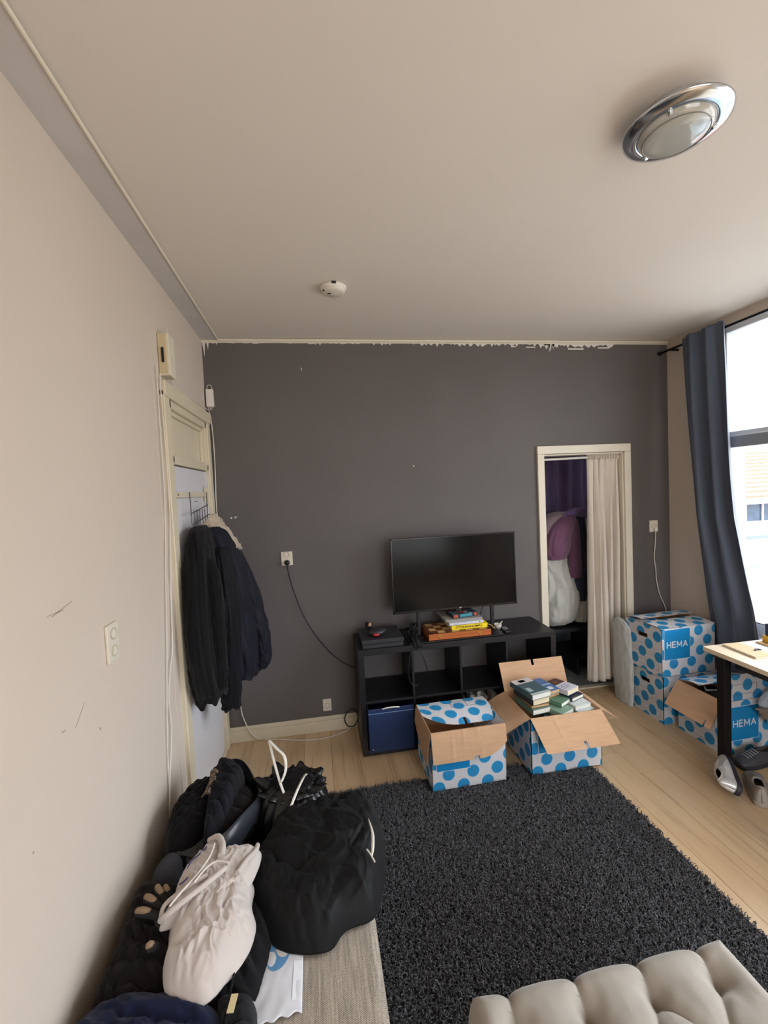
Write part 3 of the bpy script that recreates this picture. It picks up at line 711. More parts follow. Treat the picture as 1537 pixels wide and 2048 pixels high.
# ---------------------------------------------------------------- black shelf unit and what is on it
SX0, SX1, SY0, SY1, SZ = .985, 2.462, -.410, -.02, .755
def shelf_unit():
    t = thing('shelf_unit', 'low black four-by-two cube shelf unit lying along the dark grey wall', 'shelf', (SX0, SY0, 0))
    e = .040; i_ = .016
    MB().box((SX0, SY0, SZ-e), (SX1, SY1, SZ)).build('top_board', BLK, t, bevel=.0015)
    MB().box((SX0, SY0, 0), (SX1, SY1, e)).build('bottom_board', BLK, t, bevel=.0015)
    MB().box((SX0, SY0, e), (SX0+e, SY1, SZ-e)).build('side_panel', BLK, t, bevel=.0015); MB().box((SX1-e, SY0, e), (SX1, SY1, SZ-e)).build('side_panel', BLK, t, bevel=.0015)
    cw = (SX1-SX0-2*e-3*i_)/4; zm = SZ/2
    for k in range(3):
        x = SX0+e+cw*(k+1)+i_*k; MB().box((x, SY0+.004, e), (x+i_, SY1, SZ-e)).build('divider', BLK, t, bevel=.001)
    for k in range(4):
        x = SX0+e+(cw+i_)*k; MB().box((x, SY0+.004, zm-i_/2), (x+cw, SY1, zm+i_/2)).build('shelf_board', BLK, t, bevel=.001)
    return cw
CW = shelf_unit()
def blue_bin():
    t = thing('storage_bin', 'dark blue folding fabric bin in the bottom left cube of the shelf', 'bin', (1.03, -.44, .045))
    bl = M('blue_fabric', (24, 46, 88), .55, var=.1, vscale=5, bump=.3, bscale=40)
    x0, x1, y0, y1 = 1.030, 1.352, -.452, -.10
    mb = MB()
    for a, b in (((x0, y0, .046), (x1, y0+.006, .352)), ((x0, y1, .046), (x1, y1+.006, .35)), ((x0, y0, .046), (x0+.005, y1, .35)), ((x1-.005, y0, .046), (x1, y1, .35)), ((x0, y0, .046), (x1, y1, .05))): mb.box(a, b)
    mb.build('bin_shell', bl, t, bevel=.003)
    MB().box((x0, y0-.0015, .318), (x1, y0, .3215)).build('hem_stitch', M('pale_blue_thread', (120, 150, 190), .8), t)
    MB().tube(bez([(1.13, y0-.002, .349), (1.17, y0-.010, .358), (1.215, y0-.010, .358), (1.25, y0-.002, .350)]), .0045, 8).build('pull_loop', PLAST, t)
    MB().ball((1.055, y0-.002, .068), (.004, .002, .004), 8).build('rivet', PLAST, t)
blue_bin()
def papers_in_shelf():
    cols = [(196, 200, 202), (60, 60, 62), (186, 184, 176), (150, 100, 84), (168, 172, 160), (112, 108, 100), (176, 172, 158), (92, 74, 66), (154, 152, 140), (120, 112, 92)]
    lab = ['white spined magazine at the left end of the row in the bottom shelf cube', 'slim dark folder second in the row in the bottom shelf cube', 'pale grey magazine third in the row in the bottom shelf cube', 'reddish brown magazine in the row in the bottom shelf cube', 'greenish grey magazine mid row in the bottom shelf cube',
           'taupe magazine leaning mid row in the bottom shelf cube', 'light beige magazine right of the taupe one in the bottom shelf cube', 'dark brown magazine in the bottom shelf cube', 'stone coloured magazine near the right end of the shelf row', 'olive brown magazine at the right end of the shelf row']
    x = SX0+.04+2*(CW+.016)+.012
    for i, c in enumerate(cols):
        w_ = .018+.012*((i*7) % 3)/2; t = thing('magazine', lab[i], 'magazine', (x, -.2, .041), 'magazines standing in the shelf'); t['_o'] = [0, 0, 0]; t.rotation_euler = (0, .05, 0)
        hh = .25+.02*((i*5) % 3)
        MB().box((0, -.14, 0), (w_, .1, hh)).build('pages', PAPER[(i+1) % 2], t); k = MB(); k.box((-.001, -.142, 0), (.0, .1, hh+.002)); k.box((w_, -.142, 0), (w_+.001, .1, hh+.002)); k.box((-.001, -.143, 0), (w_+.001, -.140, hh+.002))
        k.build('cover', M('cover_%d_%d_%d' % c, c, .5), t); x += w_+.0035
papers_in_shelf()
# television
def tv():
    t = thing('television', 'black flat screen television standing on the low shelf unit', 'television', (1.76, -.20, SZ))
    x0, x1, z0, z1, y = 1.278, 2.250, .935, 1.494, -.225
    MB().box((x0, y, z0), (x1, y+.028, z1)).box((x0+.12, y+.028, z0+.03), (x1-.12, y+.07, z1-.12)).build('casing', DARKP, t, bevel=.004)
    mb = MB(); b = .010
    for a, c in (((x0, y-.006, z0), (x1, y, z0+.016)), ((x0, y-.006, z1-b), (x1, y, z1)), ((x0, y-.006, z0), (x0+b, y, z1)), ((x1-b, y-.006, z0), (x1, y, z1))): mb.box(a, c)
    mb.build('bezel', M('glossy_black', (14, 14, 16), .22), t, bevel=.0015)
    MB().box((x0+b, y-.002, z0+.016), (x1-b, y, z1-b)).build('screen', M('screen_glass', (10, 11, 13), .16, spec=.22), t)
    text('logo', 'LG', .014, ((x0+x1)/2+.03, y-.0066, z0+.0085), (math.pi/2, 0, 0), M('logo_grey', (225, 225, 228), .4), t, bold=.0003)
    MB().box((1.755, y-.014, z0-.012), (1.80, y+.01, z0)).build('sensor', DARKP, t, bevel=.002)
    for x in (1.47, 2.052):
        mb = MB(); mb.box((x-.014, y+.002, SZ+.006), (x+.014, y+.026, z0+.01)); mb.box((x-.02, y-.075, SZ), (x+.02, y+.10, SZ+.010)); mb.build('foot', DARKP, t, bevel=.004)
    MB().tube(bez([(1.98, y+.03, 1.0), (1.985, y+.03, .93), (1.96, y+.04, .84), (1.97, y+.05, SZ+.004)]), .003, 6).build('power_lead', CABB, t)
tv()
def console():
    t = thing('game_console', 'flat dark grey game console at the left end of the shelf top', 'console', (1.02, -.4, SZ))
    m = M('console_grey', (40, 41, 45), .45); x0, x1, y0, y1 = 1.018, 1.318, -.385, -.10
    MB().box((x0+.004, y0+.004, SZ), (x1-.004, y1, SZ+.026)).build('lower_shell', m, t, bevel=.002)
    MB().box((x0+.008, y0+.012, SZ+.026), (x1-.008, y1, SZ+.032)).build('slot_gap', M('slot_black', (8, 8, 9), .6), t)
    MB().box((x0, y0, SZ+.032), (x1, y1, SZ+.060)).build('upper_shell', m, t, bevel=.002)
    MB().box((x0+.165, y0-.0005, SZ+.035), (x0+.167, y0+.25, SZ+.0605)).build('seam', M('slot_black', (8, 8, 9), .6), t)
    z = SZ+.060
    g = thing('game_controller', 'dark controller with a pale tip and a red patch lying on the console', 'controller', (1.12, -.30, z))
    MB().ball((1.135, -.285, z+.024), (.062, .05, .024), 20).build('controller_body', m, g)
    MB().tube([(1.098, -.25, z+.03), (1.082, -.20, z+.045), (1.083, -.16, z+.055)], [.02, .02, .014], 12).build('grip', M('controller_dark', (20, 20, 22), .4), g)
    MB().tube([(1.092, -.235, z+.050), (1.10, -.205, z+.062)], [.012, .010], 10).build('pale_tip', M('tan_plastic', (190, 150, 116), .5), g)
    MB().tube([(1.175, -.275, z+.02), (1.205, -.25, z+.018)], [.02, .012], 10).build('grip', m, g)
    MB().ball((1.128, -.328, z+.016), (.026, .014, .010), 14).build('red_patch', M('red_plastic', (190, 24, 44), .35), g)
console()
tr = MB().box((1.355, -.392, SZ), (2.068, -.10, SZ+.008)).build('tray', M('tray_black', (19, 19, 21), .3), bevel=.002); tag(tr, 'flat black glass plate under the chess box on the shelf', 'tray')
def chess():
    t = thing('chess_box', 'orange-brown folding wooden chess box with brass clasps under the books', 'chess box', (1.5, -.36, SZ+.008)); t['_o'] = [0, 0, 0]; t.rotation_euler = (0, 0, .0)
    z = 0; wood = M('orange_wood', (178, 96, 44), .35, var=.12, vscale=4, stretch=(1, 10, 10))
    R = .0
    w_, d, h = .470, .255, .044; y0 = 0
    MB().box((0, 0, 0), (w_, d, h/2-.0006)).build('lower_half', wood, t, bevel=.0015); MB().box((0, 0, h/2+.0006), (w_, d, h)).build('upper_half', wood, t, bevel=.0015)
    fr = MB(); dk = M('board_border', (92, 44, 34), .4, var=.1, vscale=10)
    fr.box((0, 0, h), (w_, .014, h+.001)); fr.box((0, d-.010, h), (w_, d, h+.001)); fr.box((0, 0, h), (.026, d, h+.001)); fr.box((w_-.026, 0, h), (w_, d, h+.001)); fr.build('border', dk, t)
    la = M('square_light', (206, 164, 108), .4, var=.08, vscale=20); lb = M('square_dark', (110, 58, 36), .4, var=.1, vscale=20)
    s = (w_-.052)/8; sd = (d-.026)/4
    for i in range(8):
        for j in range(4): MB().box((.026+i*s+.0004, .015+j*sd+.0004, h), (.026+(i+1)*s-.0004, .015+(j+1)*sd-.0004, h+.0012)).build('square', la if (i+j) % 2 else lb, t)
    for x in (.085, .385):
        c = MB(); c.box((x-.016, -.002, h/2+.001), (x+.016, 0, h/2+.010)); c.tube([(x-.008, -.003, h/2+.006), (x, -.004, h/2-.010), (x+.008, -.003, h/2+.006)], .002, 6); c.ball((x, -.003, h/2-.010), .004, 8); c.build('brass_clasp', M('brass', (212, 170, 92), .3, metal=.9), t)
    t.location = (1.503, -.375, SZ+.009)
chess()
zc = SZ+.009+.0455
yb = book('thick yellow cookbook with black spine lettering on the chess box', (1.825, -.235, zc), (.276, .20, .034), .0, (236, 208, 20), 1, (0, 0), 'y-', None, name='cookbook')
yb['category'] = 'book'
text('spine_lettering', 'OTTOLENGHI SIMPLE', .0215, (-.005, -.1006, .017), (math.pi/2, 0, 0), M('ink_black', (40, 34, 10), .6), yb, bold=.0004, ext=.0003, squeeze=1.0)
MB().tube(bez([(.13, -.02, .012), (.155, -.05, .008), (.175, -.085, .004), (.185, -.115, -.012)]), .0028, 6).build('ribbon_marker', M('ribbon_yellow', (222, 196, 96), .6), yb, world=False)
wbk = book('white book lying on the yellow cookbook', (1.80, -.225, zc+.0345), (.262, .215, .020), .02, (206, 206, 216), 1, (0, 0), 'y-', None)
text('spine_lettering', 'comptoir', .010, (-.08, -.1081, .010), (math.pi/2, 0, 0), M('ink_grey', (120, 122, 150), .6), wbk, ext=.0002)
MB().box((.10, -.1079, .006), (.108, -.1074, .014)).build('spine_dot', M('ink_navy', (40, 44, 90), .6), wbk, world=False)
gb = book('large thin grey picture book beneath the game case', (1.795, -.175, zc+.055), (.285, .25, .013), .01, (150, 148, 144), 1, (0, 0), 'y-', None, prints=[(.05, .5, .1, .5, (176, 168, 150)), (.5, .95, .4, .9, (168, 150, 140))])
bg_ = thing('board_game', 'small teal and orange illustrated game box on top of the books', 'game box', (1.81, -.205, zc+.0685)); bg_['_o'] = [0, 0, 0]; bg_.rotation_euler = (0, 0, .12)
def game_art(n, L, b):
    tc = n.new('ShaderNodeTexCoord'); v = n.new('ShaderNodeTexVoronoi'); v.inputs['Scale'].default_value = 42; L.new(tc.outputs['Object'], v.inputs[0])
    r = n.new('ShaderNodeValToRGB'); r.color_ramp.interpolation = 'CONSTANT'
    for p_, c_ in ((.0, (30, 44, 56)), (.35, (36, 92, 112)), (.55, (150, 70, 50)), (.7, (170, 180, 186)), (.8, (24, 30, 44))):
        e = r.color_ramp.elements[0] if p_ == 0 else (r.color_ramp.elements[1] if p_ == .35 else r.color_ramp.elements.new(p_)); e.position = p_; e.color = (*lin(c_), 1)
    s = n.new('ShaderNodeSeparateColor'); L.new(v.outputs['Color'], s.inputs[0]); L.new(s.outputs[0], r.inputs[0]); L.new(r.outputs[0], b.inputs['Base Color'])
GA = node_mat('game_art', game_art, .3)
MB().box((-.10, -.065, 0), (.10, .065, .030)).build('box_lid', M('game_navy', (26, 38, 50), .35), bg_, bevel=.001)
MB().box((-.098, -.063, .030), (.098, .063, .0308)).build('lid_picture', GA, bg_); MB().box((-.045, -.0658, .006), (.055, -.065, .026)).build('front_picture', M('game_teal', (60, 140, 160), .35), bg_); MB().box((-.095, -.0658, .004), (-.06, -.065, .026)).box((.07, -.0658, .004), (.095, -.065, .026)).build('front_picture', M('game_rust', (170, 84, 60), .35), bg_)
def small_top():
    t = thing('cup', 'small white cup with a spoon beside the television foot', 'cup', (2.055, -.262, SZ+.0))
    c = (2.085, -.235, SZ)
    MB().lathe([(.0, 0), (.024, 0), (.029, .034), (.030, .036), (.027, .036), (.022, .004), (0, .004)], c, 20).build('cup_body', PLAST, t)
    MB().tube([(2.088, -.235, SZ+.02), (2.125, -.230, SZ+.052)], .0035, 6).build('spoon', PLAST, t)
    r = thing('remote_control', 'small black remote control with pale buttons near the right end of the shelf top', 'remote', (2.09, -.33, SZ)); r['_o'] = [0, 0, 0]; r.rotation_euler = (0, 0, -.1); r.location = (2.118, -.30, SZ)
    MB().box((-.022, -.06, 0), (.022, .06, .016)).build('remote_body', DARKP, r, bevel=.004)
    mb = MB()
    for i in range(3):
        for j in range(4): mb.ball((-.012+i*.012, -.01+j*.016, .0165), (.004, .005, .0015), 8)
    mb.build('buttons', M('button_grey', (170, 170, 168), .5), r)
small_top()
def cable_clump():
    t = thing('cable_bundle', 'tangled black cables hanging over the shelf front between console and chess box', 'cables', (1.4, -.39, SZ))
    r = random.Random(4)
    for k in range(11):
        x = 1.36+r.random()*.09
        pts = [(x+.10*r.random(), -.14, SZ+.02+.05*r.random()), (x+.03, -.22, SZ+.05+.05*r.random()), (x-.02+.05*r.random(), -.30, SZ+.03+.03*r.random()), (x, -.37, SZ+.012+.03*r.random()), (x+.01, -.412-.004*k/2, SZ-.015)]
        MB().tube(bez(pts), .006, 6).build('cable', CABB, t)
    MB().tube(bez([(1.375, -.41, SZ), (1.345, -.425, SZ-.08), (1.332, -.425, SZ-.20), (1.352, -.42, SZ-.27), (1.39, -.42, SZ-.285), (1.42, -.38, SZ-.29)]), .0035, 6).build('hanging_loop', CABB, t)
    MB().tube(bez([(1.40, -.41, SZ), (1.43, -.43, SZ-.06), (1.46, -.425, SZ-.14), (1.475, -.40, SZ-.22)]), .0035, 6).build('hanging_lead', CABB, t)
    for p, m in (((1.485, -.12, SZ+.055), M('red_plastic', (190, 24, 44), .35)), ((1.46, -.13, SZ+.05), STEEL)): MB().tube([p, (p[0]-.02, p[1]-.01, p[2])], .006, 8).build('plug_tip', m, t)
cable_clump()
# ---------------------------------------------------------------- rug, sofa, ottoman
def rug():
    x0, x1, y0, y1 = .64, 2.44, -3.25, -.735
    t = thing('rug', 'thick charcoal shag rug in the middle of the floor', 'rug', (x0, y0, 0))
    c1 = M('rug_yarn', (62, 64, 72), .9, sheen=.3)
    n = c1.node_tree.nodes; L = c1.node_tree.links
    tc = n.new('ShaderNodeTexCoord'); nz = n.new('ShaderNodeTexNoise'); nz.inputs['Scale'].default_value = 70; nz.inputs['Detail'].default_value = 1; L.new(tc.outputs['Object'], nz.inputs[0])
    r_ = n.new('ShaderNodeMapRange'); r_.inputs[1].default_value = .35; r_.inputs[2].default_value = .65; r_.inputs[3].default_value = 0; r_.inputs[4].default_value = 1; L.new(nz.outputs[0], r_.inputs[0])
    L.new(mixc(n, L, r_.outputs[0], lin((36, 36, 41)), lin((108, 109, 118))), n['Principled BSDF'].inputs['Base Color'])
    MB().box((x0+.01, y0, .001), (x1-.012, y1-.012, .010)).build('rug_backing', M('rug_back', (30, 30, 34), .95), t)
    g = np.random.default_rng(2); N = 95000; xs = g.uniform(x0+.008, x1-.01, N); ys = g.uniform(y0, y1-.01, N)
    # boxes and sofa press the pile flat
    keep = ~((xs > 1.33) & (xs < 1.86) & (ys > -.885)) & ~((xs > 1.98) & (ys > -.88)) & ~((xs < .86) & (ys < -1.7)) & ~((xs > 1.13) & (xs < 1.88) & (ys < -2.35))
    xs, ys = xs[keep], ys[keep]; N = len(xs)
    a = g.uniform(0, 2*np.pi, N); ln = g.uniform(.006, .016, N); hh = g.uniform(.012, .021, N); tw = g.uniform(0, 2*np.pi, N); r0 = g.uniform(.0016, .0028, N)
    V = np.zeros((N, 4, 3, 3)); # 4 levels, triangle section
    for lv, (f, zf, rr) in enumerate(((0, 0, 1), (.35, .55, 1.25), (.75, .92, 1.1), (1.0, .95, .45))):
        cx = xs+np.cos(a)*ln*f+.003*np.sin(tw+lv*2); cy_ = ys+np.sin(a)*ln*f+.003*np.cos(tw+lv*2); cz = .008+hh*zf
        for k in range(3):
            an = tw+lv*1.1+k*2*np.pi/3; nx = -np.sin(a); ny = np.cos(a)
            V[:, lv, k, 0] = cx+np.cos(an)*r0*rr*nx+np.sin(an)*r0*rr*.3*np.cos(a); V[:, lv, k, 1] = cy_+np.cos(an)*r0*rr*ny+np.sin(an)*r0*rr*.3*np.sin(a); V[:, lv, k, 2] = cz+np.sin(an)*r0*rr
    F = []
    for lv in range(3):
        for k in range(3): F.append((lv*3+k, lv*3+(k+1) % 3, (lv+1)*3+(k+1) % 3, (lv+1)*3+k))
    F = np.array(F, dtype=np.int32); F = (F[None]+12*np.arange(N, dtype=np.int32)[:, None, None]).reshape(-1)
    me = bpy.data.meshes.new('pile'); off = np.array([x0, y0, 0]); me.vertices.add(N*12); me.vertices.foreach_set('co', (V.reshape(-1, 3)-off).ravel())
    nf = N*9; me.loops.add(nf*4); me.loops.foreach_set('vertex_index', F); me.polygons.add(nf); me.polygons.foreach_set('loop_start', np.arange(0, nf*4, 4, dtype=np.int32)); me.polygons.foreach_set('loop_total', np.full(nf, 4, dtype=np.int32))
    me.materials.append(c1); me.update(calc_edges=True); me.validate()
    o = bpy.data.objects.new('pile', me); COL.objects.link(o); o.parent = t; o['kind'] = 'stuff'
rug()
def weave(n, L, b):
    tc = n.new('ShaderNodeTexCoord'); sp = n.new('ShaderNodeSeparateXYZ'); L.new(tc.outputs['Object'], sp.inputs[0])
    def nz(sc, st):
        mp = n.new('ShaderNodeMapping'); mp.inputs['Scale'].default_value = st; L.new(tc.outputs['Object'], mp.inputs[0]); t = n.new('ShaderNodeTexNoise'); t.inputs['Scale'].default_value = sc; t.inputs['Detail'].default_value = 2; L.new(mp.outputs[0], t.inputs[0]); return t.outputs[0]
    warp_ = nz(30, (6, .35, 1)); fine = nz(260, (1, 1, 1)); weft = mth(n, L, 'SINE', mth(n, L, 'MULTIPLY', sp.outputs[1], 1250.)); wp = mth(n, L, 'SINE', mth(n, L, 'MULTIPLY', sp.outputs[0], 1050.))
    k = mth(n, L, 'MULTIPLY', weft, wp); k = mth(n, L, 'ADD', mth(n, L, 'MULTIPLY', k, .28), mth(n, L, 'MULTIPLY', mth(n, L, 'ADD', warp_, fine), .62))
    r = n.new('ShaderNodeMapRange'); r.inputs[1].default_value = .25; r.inputs[2].default_value = 1.0; L.new(k, r.inputs[0])
    L.new(mixc(n, L, r.outputs[0], lin((84, 76, 68)), lin((196, 184, 168))), b.inputs['Base Color'])
    bn = n.new('ShaderNodeBump'); bn.inputs['Strength'].default_value = .5; bn.inputs['Distance'].default_value = .0015; L.new(k, bn.inputs['Height']); L.new(bn.outputs[0], b.inputs['Normal'])
SOFA = node_mat('sofa_weave', weave, .9)
def rounded_slab(name, x0, x1, y0, y1, z0, z1, r, mat, parent, crown=.0):
    mb = MB(); mb.box((x0, y0, z0), (x1, y1, z1)); o = mb.build(name, mat, parent)
    m = o.modifiers.new('b', 'BEVEL'); m.width = r; m.segments = 5; m.limit_method = 'NONE'
    for p in o.data.polygons: p.use_smooth = True
    return o
def sofa():
    t = thing('daybed', 'grey-brown woven daybed seat along the left wall, half covered in clothes', 'sofa', (.04, -3.2, 0))
    rounded_slab('seat_cushion', .03, .878, -3.9, -1.68, .22, .415, .035, SOFA, t)
    rounded_slab('base_frame', .045, .868, -3.88, -1.70, .07, .225, .012, SOFA, t)
    for x in (.09, .82):
        for y in (-3.82, -1.76): MB().box((x-.025, y-.025, 0), (x+.025, y+.025, .07)).build('leg', BLACKM, t)
sofa()
def ottoman():
    x0, x1, y1, y0 = 1.105, 1.905, -2.27, -2.83; t = thing('ottoman', 'beige button-tufted ottoman on the rug at the lower right', 'ottoman', (x0, y0, 0))
    m = M('beige_velvet', (150, 142, 131), .75, var=.03, vscale=5, sheen=.4, bump=.15, bscale=220, bdist=.0006)
    bx = [x0+.095+.2*k for k in range(-1, 6)]; rows = [(-2.370, 0), (-2.515, .1), (-2.660, 0)]
    btn = []; 
    for y, o in rows:
        for x in bx:
            if x0+.03 < x+o < x1-.03: btn.append((x+o, y))
    segs = []
    for (x, y) in btn:
        for (a, b) in btn:
            if abs(abs(a-x)-.1) < .01 and abs(b-y+.145) < .01: segs.append((x, y, a, b))
        if abs(y+2.370) < .01: segs.append((x, y, x-.0+.012, y1+.02))
        if abs(y+2.660) < .01: segs.append((x, y, x, y0-.02))
    for y, o in rows[1:2]: segs += [(x0+.0, y, x0+.095, y)]
    def dseg(x, y, s):
        ax, ay, bx_, by = s; dx, dy = bx_-ax, by-ay; tt = max(0, min(1, ((x-ax)*dx+(y-ay)*dy)/(dx*dx+dy*dy))); return math.hypot(x-ax-dx*tt, y-ay-dy*tt)
    NX, NY = 200, 130; vs = []; fs = []; R = .045
    def hgt(x, y):
        d = min(dseg(x, y, s) for s in segs); db = min(math.hypot(x-a, y-b) for a, b in btn)
        z = .462-.012*math.exp(-(d/.007))-.013*math.exp(-(d/.035))-.048*math.exp(-(db/.032)**1.3)
        z += .0025*noise.noise(Vector((x*26, y*26, 0)))*math.exp(-(db/.08)**2)*2
        e = min(x-x0, x1-x, y-y0, y1-y)
        if e < R: z -= R*(1-math.sqrt(max(0, 1-(1-max(e, 0)/R)**2)))
        return z
    for i in range(NX+1):
        for j in range(NY+1):
            u = i/NX; v = j/NY; x = x0+(x1-x0)*u; y = y0+(y1-y0)*v; z = hgt(x, y)
            # seam pinches scallop the edge
            px = min(abs(x-b) for b in bx); pinch = .007*math.exp(-(px/.014)) if (v > .9 or v < .1) else 0
            yy = y-pinch*((v-.5)*2 if abs(v-.5) > .4 else 0)
            vs.append((x, yy, z))
    for i in range(NX):
        for j in range(NY): fs.append((i*(NY+1)+j, (i+1)*(NY+1)+j, (i+1)*(NY+1)+j+1, i*(NY+1)+j+1))
    loop = [(i, 0) for i in range(NX)]+[(NX, j) for j in range(NY)]+[(i, NY) for i in range(NX, 0, -1)]+[(0, j) for j in range(NY, 0, -1)]
    base = len(vs); rim = [i*(NY+1)+j for i, j in loop]; prev = rim
    for z, s in ((.37, .006), (.30, .010), (.24, .008), (.20, .0), (.19, -.01)):
        cur = []
        for k, (i, j) in enumerate(loop):
            p = vs[rim[k]]; cx, cy_ = (x0+x1)/2, (y0+y1)/2; dx = (1 if i == NX else (-1 if i == 0 else 0)); dy = (1 if j == NY else (-1 if j == 0 else 0))
            cur.append(len(vs)); vs.append((p[0]+dx*s, p[1]+dy*s, z))
        for k in range(len(loop)): a, b = k, (k+1) % len(loop); fs.append((prev[b], prev[a], cur[a], cur[b]))
        prev = cur
    fs.append(tuple(prev)[::-1])
    MB().add(vs, fs, 0, True).build('tufted_cushion', m, t)
    MB().box((x0+.012, y0+.012, .10), (x1-.012, y1-.012, .195)).build('base_frame', m, t, bevel=.01)
    for a, b in btn: MB().ball((a, b, hgt(a, b)+.003), (.011, .011, .006), 12).build('button', m, t)
    for x in (x0+.06, x1-.06):
        for y in (y0+.06, y1-.06): MB().lathe([(0, .0), (.016, 0), (.024, .10), (0, .10)], (x, y, .0), 12).build('leg', BLACKM, t)
ottoman()
# ---------------------------------------------------------------- clothes, bags
BK = M('black_cotton', (13, 12, 15), .95, spec=.18, sheen=.06, var=.15, vscale=8, bump=.3, bscale=300, bdist=.0006)
BKB = M('brownish_black_wool', (19, 15, 16), .95, spec=.18, sheen=.06, var=.2, vscale=9, bump=.3, bscale=250, bdist=.0006)
NVY = M('navy_cotton', (20, 26, 52), .95, spec=.18, sheen=.08, var=.12, vscale=9, bump=.3, bscale=300, bdist=.0006)
CHR = M('charcoal_cotton', (24, 25, 28), .95, spec=.18, sheen=.06, var=.12, vscale=9, bump=.3, bscale=300, bdist=.0006)
OFFW = M('off_white_fleece', (190, 180, 174), .85, sheen=.4, var=.03, vscale=6, bump=.2, bscale=260, bdist=.0006)
FILM = M('bin_bag_film', (13, 13, 15), .32, bump=.3, bscale=25, bdist=.004)
FILMG = M('grey_bag_film', (48, 51, 58), .3, bump=.3, bscale=30, bdist=.003)
ZS = .418
o = cloth('wool_coat', [(.030, -1.70), (.14, -1.71), (.25, -1.76), (.34, -1.86), (.30, -2.03), (.25, -2.14), (.14, -2.17), (.058, -2.15), (.047, -2.05), (.045, -1.96), (.036, -1.86)], ZS, .085, BKB, None, .07, ((75, .018, 40), (40, .012, 60)), 1)
tag(o, 'brownish black wool coat crumpled on the daybed against the left wall', 'coat')
o = cloth('sweater', [(.25, -1.90), (.36, -1.82), (.46, -1.83), (.535, -1.975), (.525, -2.09), (.497, -2.17), (.42, -2.20), (.28, -2.15), (.22, -2.02)], ZS, .075, BK, None, .07, ((60, .016, 40), (120, .01, 60)), 2)
tag(o, 'black sweater underneath the off-white tracksuit on the daybed', 'sweater')
o = cloth('navy_trousers', [(.040, -2.145), (.09, -2.11), (.2, -2.105), (.30, -2.125), (.41, -2.18), (.445, -2.26), (.455, -2.40), (.30, -2.52), (.12, -2.50), (.04, -2.42), (.034, -2.22)], ZS+.03, .07, NVY, None, .06, ((85, .022, 26), (60, .012, 50)), 3)
tag(o, 'navy blue trousers bunched at the near end of the clothes heap', 'trousers')
t = thing('hooded_top', 'charcoal top with a small cream tag between the navy trousers and the paper bag', 'top', (.47, -2.2, ZS))
cloth('body', [(.40, -2.14), (.495, -2.150), (.522, -2.215), (.524, -2.27), (.518, -2.37), (.47, -2.42), (.43, -2.36), (.425, -2.233)], ZS, .085, CHR, t, .05, ((85, .016, 22), (100, .01, 36)), 4)
bpy.context.view_layer.update()
MB().box((.452, -2.243, ZS+.094), (.470, -2.20, ZS+.0965), rot=-.12).build('cream_tag', M('cream_tag', (206, 190, 146), .6), t)
MB().tube(bez([(.447, -2.12, ZS+.075), (.450, -2.16, ZS+.088), (.449, -2.22, ZS+.09), (.452, -2.30, ZS+.085)]), .003, 6).build('seam_cord', BK, t)
# off-white tracksuit bottoms, elastic waist towards the back
def whites():
    t = thing('tracksuit_bottoms', 'off-white tracksuit bottoms with drawstring lying on top of the clothes heap', 'trousers', (.34, -1.95, ZS+.08))
    base = lambda x, y: ZS+.085-.02*max(0, (x-.42)/.1)
    cloth('leg_fabric', [(.262, -1.80), (.31, -1.755), (.37, -1.79), (.43, -1.80), (.468, -1.86), (.470, -1.93), (.492, -2.0), (.480, -2.08), (.44, -2.148), (.392, -2.20), (.338, -2.197), (.275, -2.16), (.243, -2.09), (.238, -2.03), (.222, -1.96), (.222, -1.90), (.235, -1.84)], base, .082, OFFW, t, .07, ((10, .016, 34), (24, .011, 62), (-30, .006, 40)), 7, rough=.002, nr=46, nt=200)
    cloth('waist_fabric', [(.286, -1.69), (.335, -1.70), (.360, -1.765), (.385, -1.735), (.465, -1.740), (.485, -1.785), (.462, -1.89), (.40, -1.95), (.30, -1.97), (.205, -1.995), (.215, -1.90), (.212, -1.83), (.24, -1.75)], lambda x, y: ZS+.115, .062, OFFW, t, .05, ((20, .013, 44), (60, .007, 70)), 8, rough=.002, nr=40, nt=170)
    # elastic waistbands as puckered loops
    def band(pts, r, nm='waistband'):
        P = bez(pts, 14); MB().tube(P, [r*.68*(1+.10*math.sin(i*2.6)) for i in range(len(P))], 10).build(nm, OFFW, t)
    zt = ZS+.185
    band([(.205, -1.985, zt-.045), (.228, -1.995, zt-.022), (.275, -1.975, zt-.004), (.335, -1.935, zt+.006), (.385, -1.885, zt+.006)], .0125)
    band([(.205, -1.980, zt-.045), (.210, -1.950, zt-.028), (.262, -1.93, zt-.006), (.33, -1.90, zt+.006)], .010)
    band([(.288, -1.705, zt-.03), (.325, -1.722, zt-.008), (.352, -1.775, zt), (.358, -1.83, zt+.004)], .016, 'cuff')
    band([(.470, -1.752, zt-.04), (.468, -1.79, zt-.03), (.445, -1.85, zt-.012), (.425, -1.90, zt-.008)], .012, 'cuff')
    for q in ([(.325, -1.775, zt+.01), (.322, -1.83, zt+.012), (.30, -1.89, zt+.010), (.262, -1.95, zt+.006), (.235, -1.985, zt-.004)], [(.39, -1.87, zt+.01), (.35, -1.86, zt+.012), (.32, -1.88, zt+.011), (.295, -1.93, zt+.012)]):
        MB().tube(bez(q, 10), .0032, 8).build('drawstring', M('cord_white', (214, 206, 198), .8), t)
    for q in ([(.292, -1.755, zt-.012), (.275, -1.785, zt-.010), (.252, -1.812, zt-.013), (.244, -1.84, zt-.02)], [(.262, -1.885, zt-.006), (.25, -1.895, zt-.010), (.238, -1.893, zt-.018)]):
        MB().tube(bez(q, 8), .0022, 6).build('blue_piping', M('piping_blue', (52, 50, 110), .7), t)
whites()
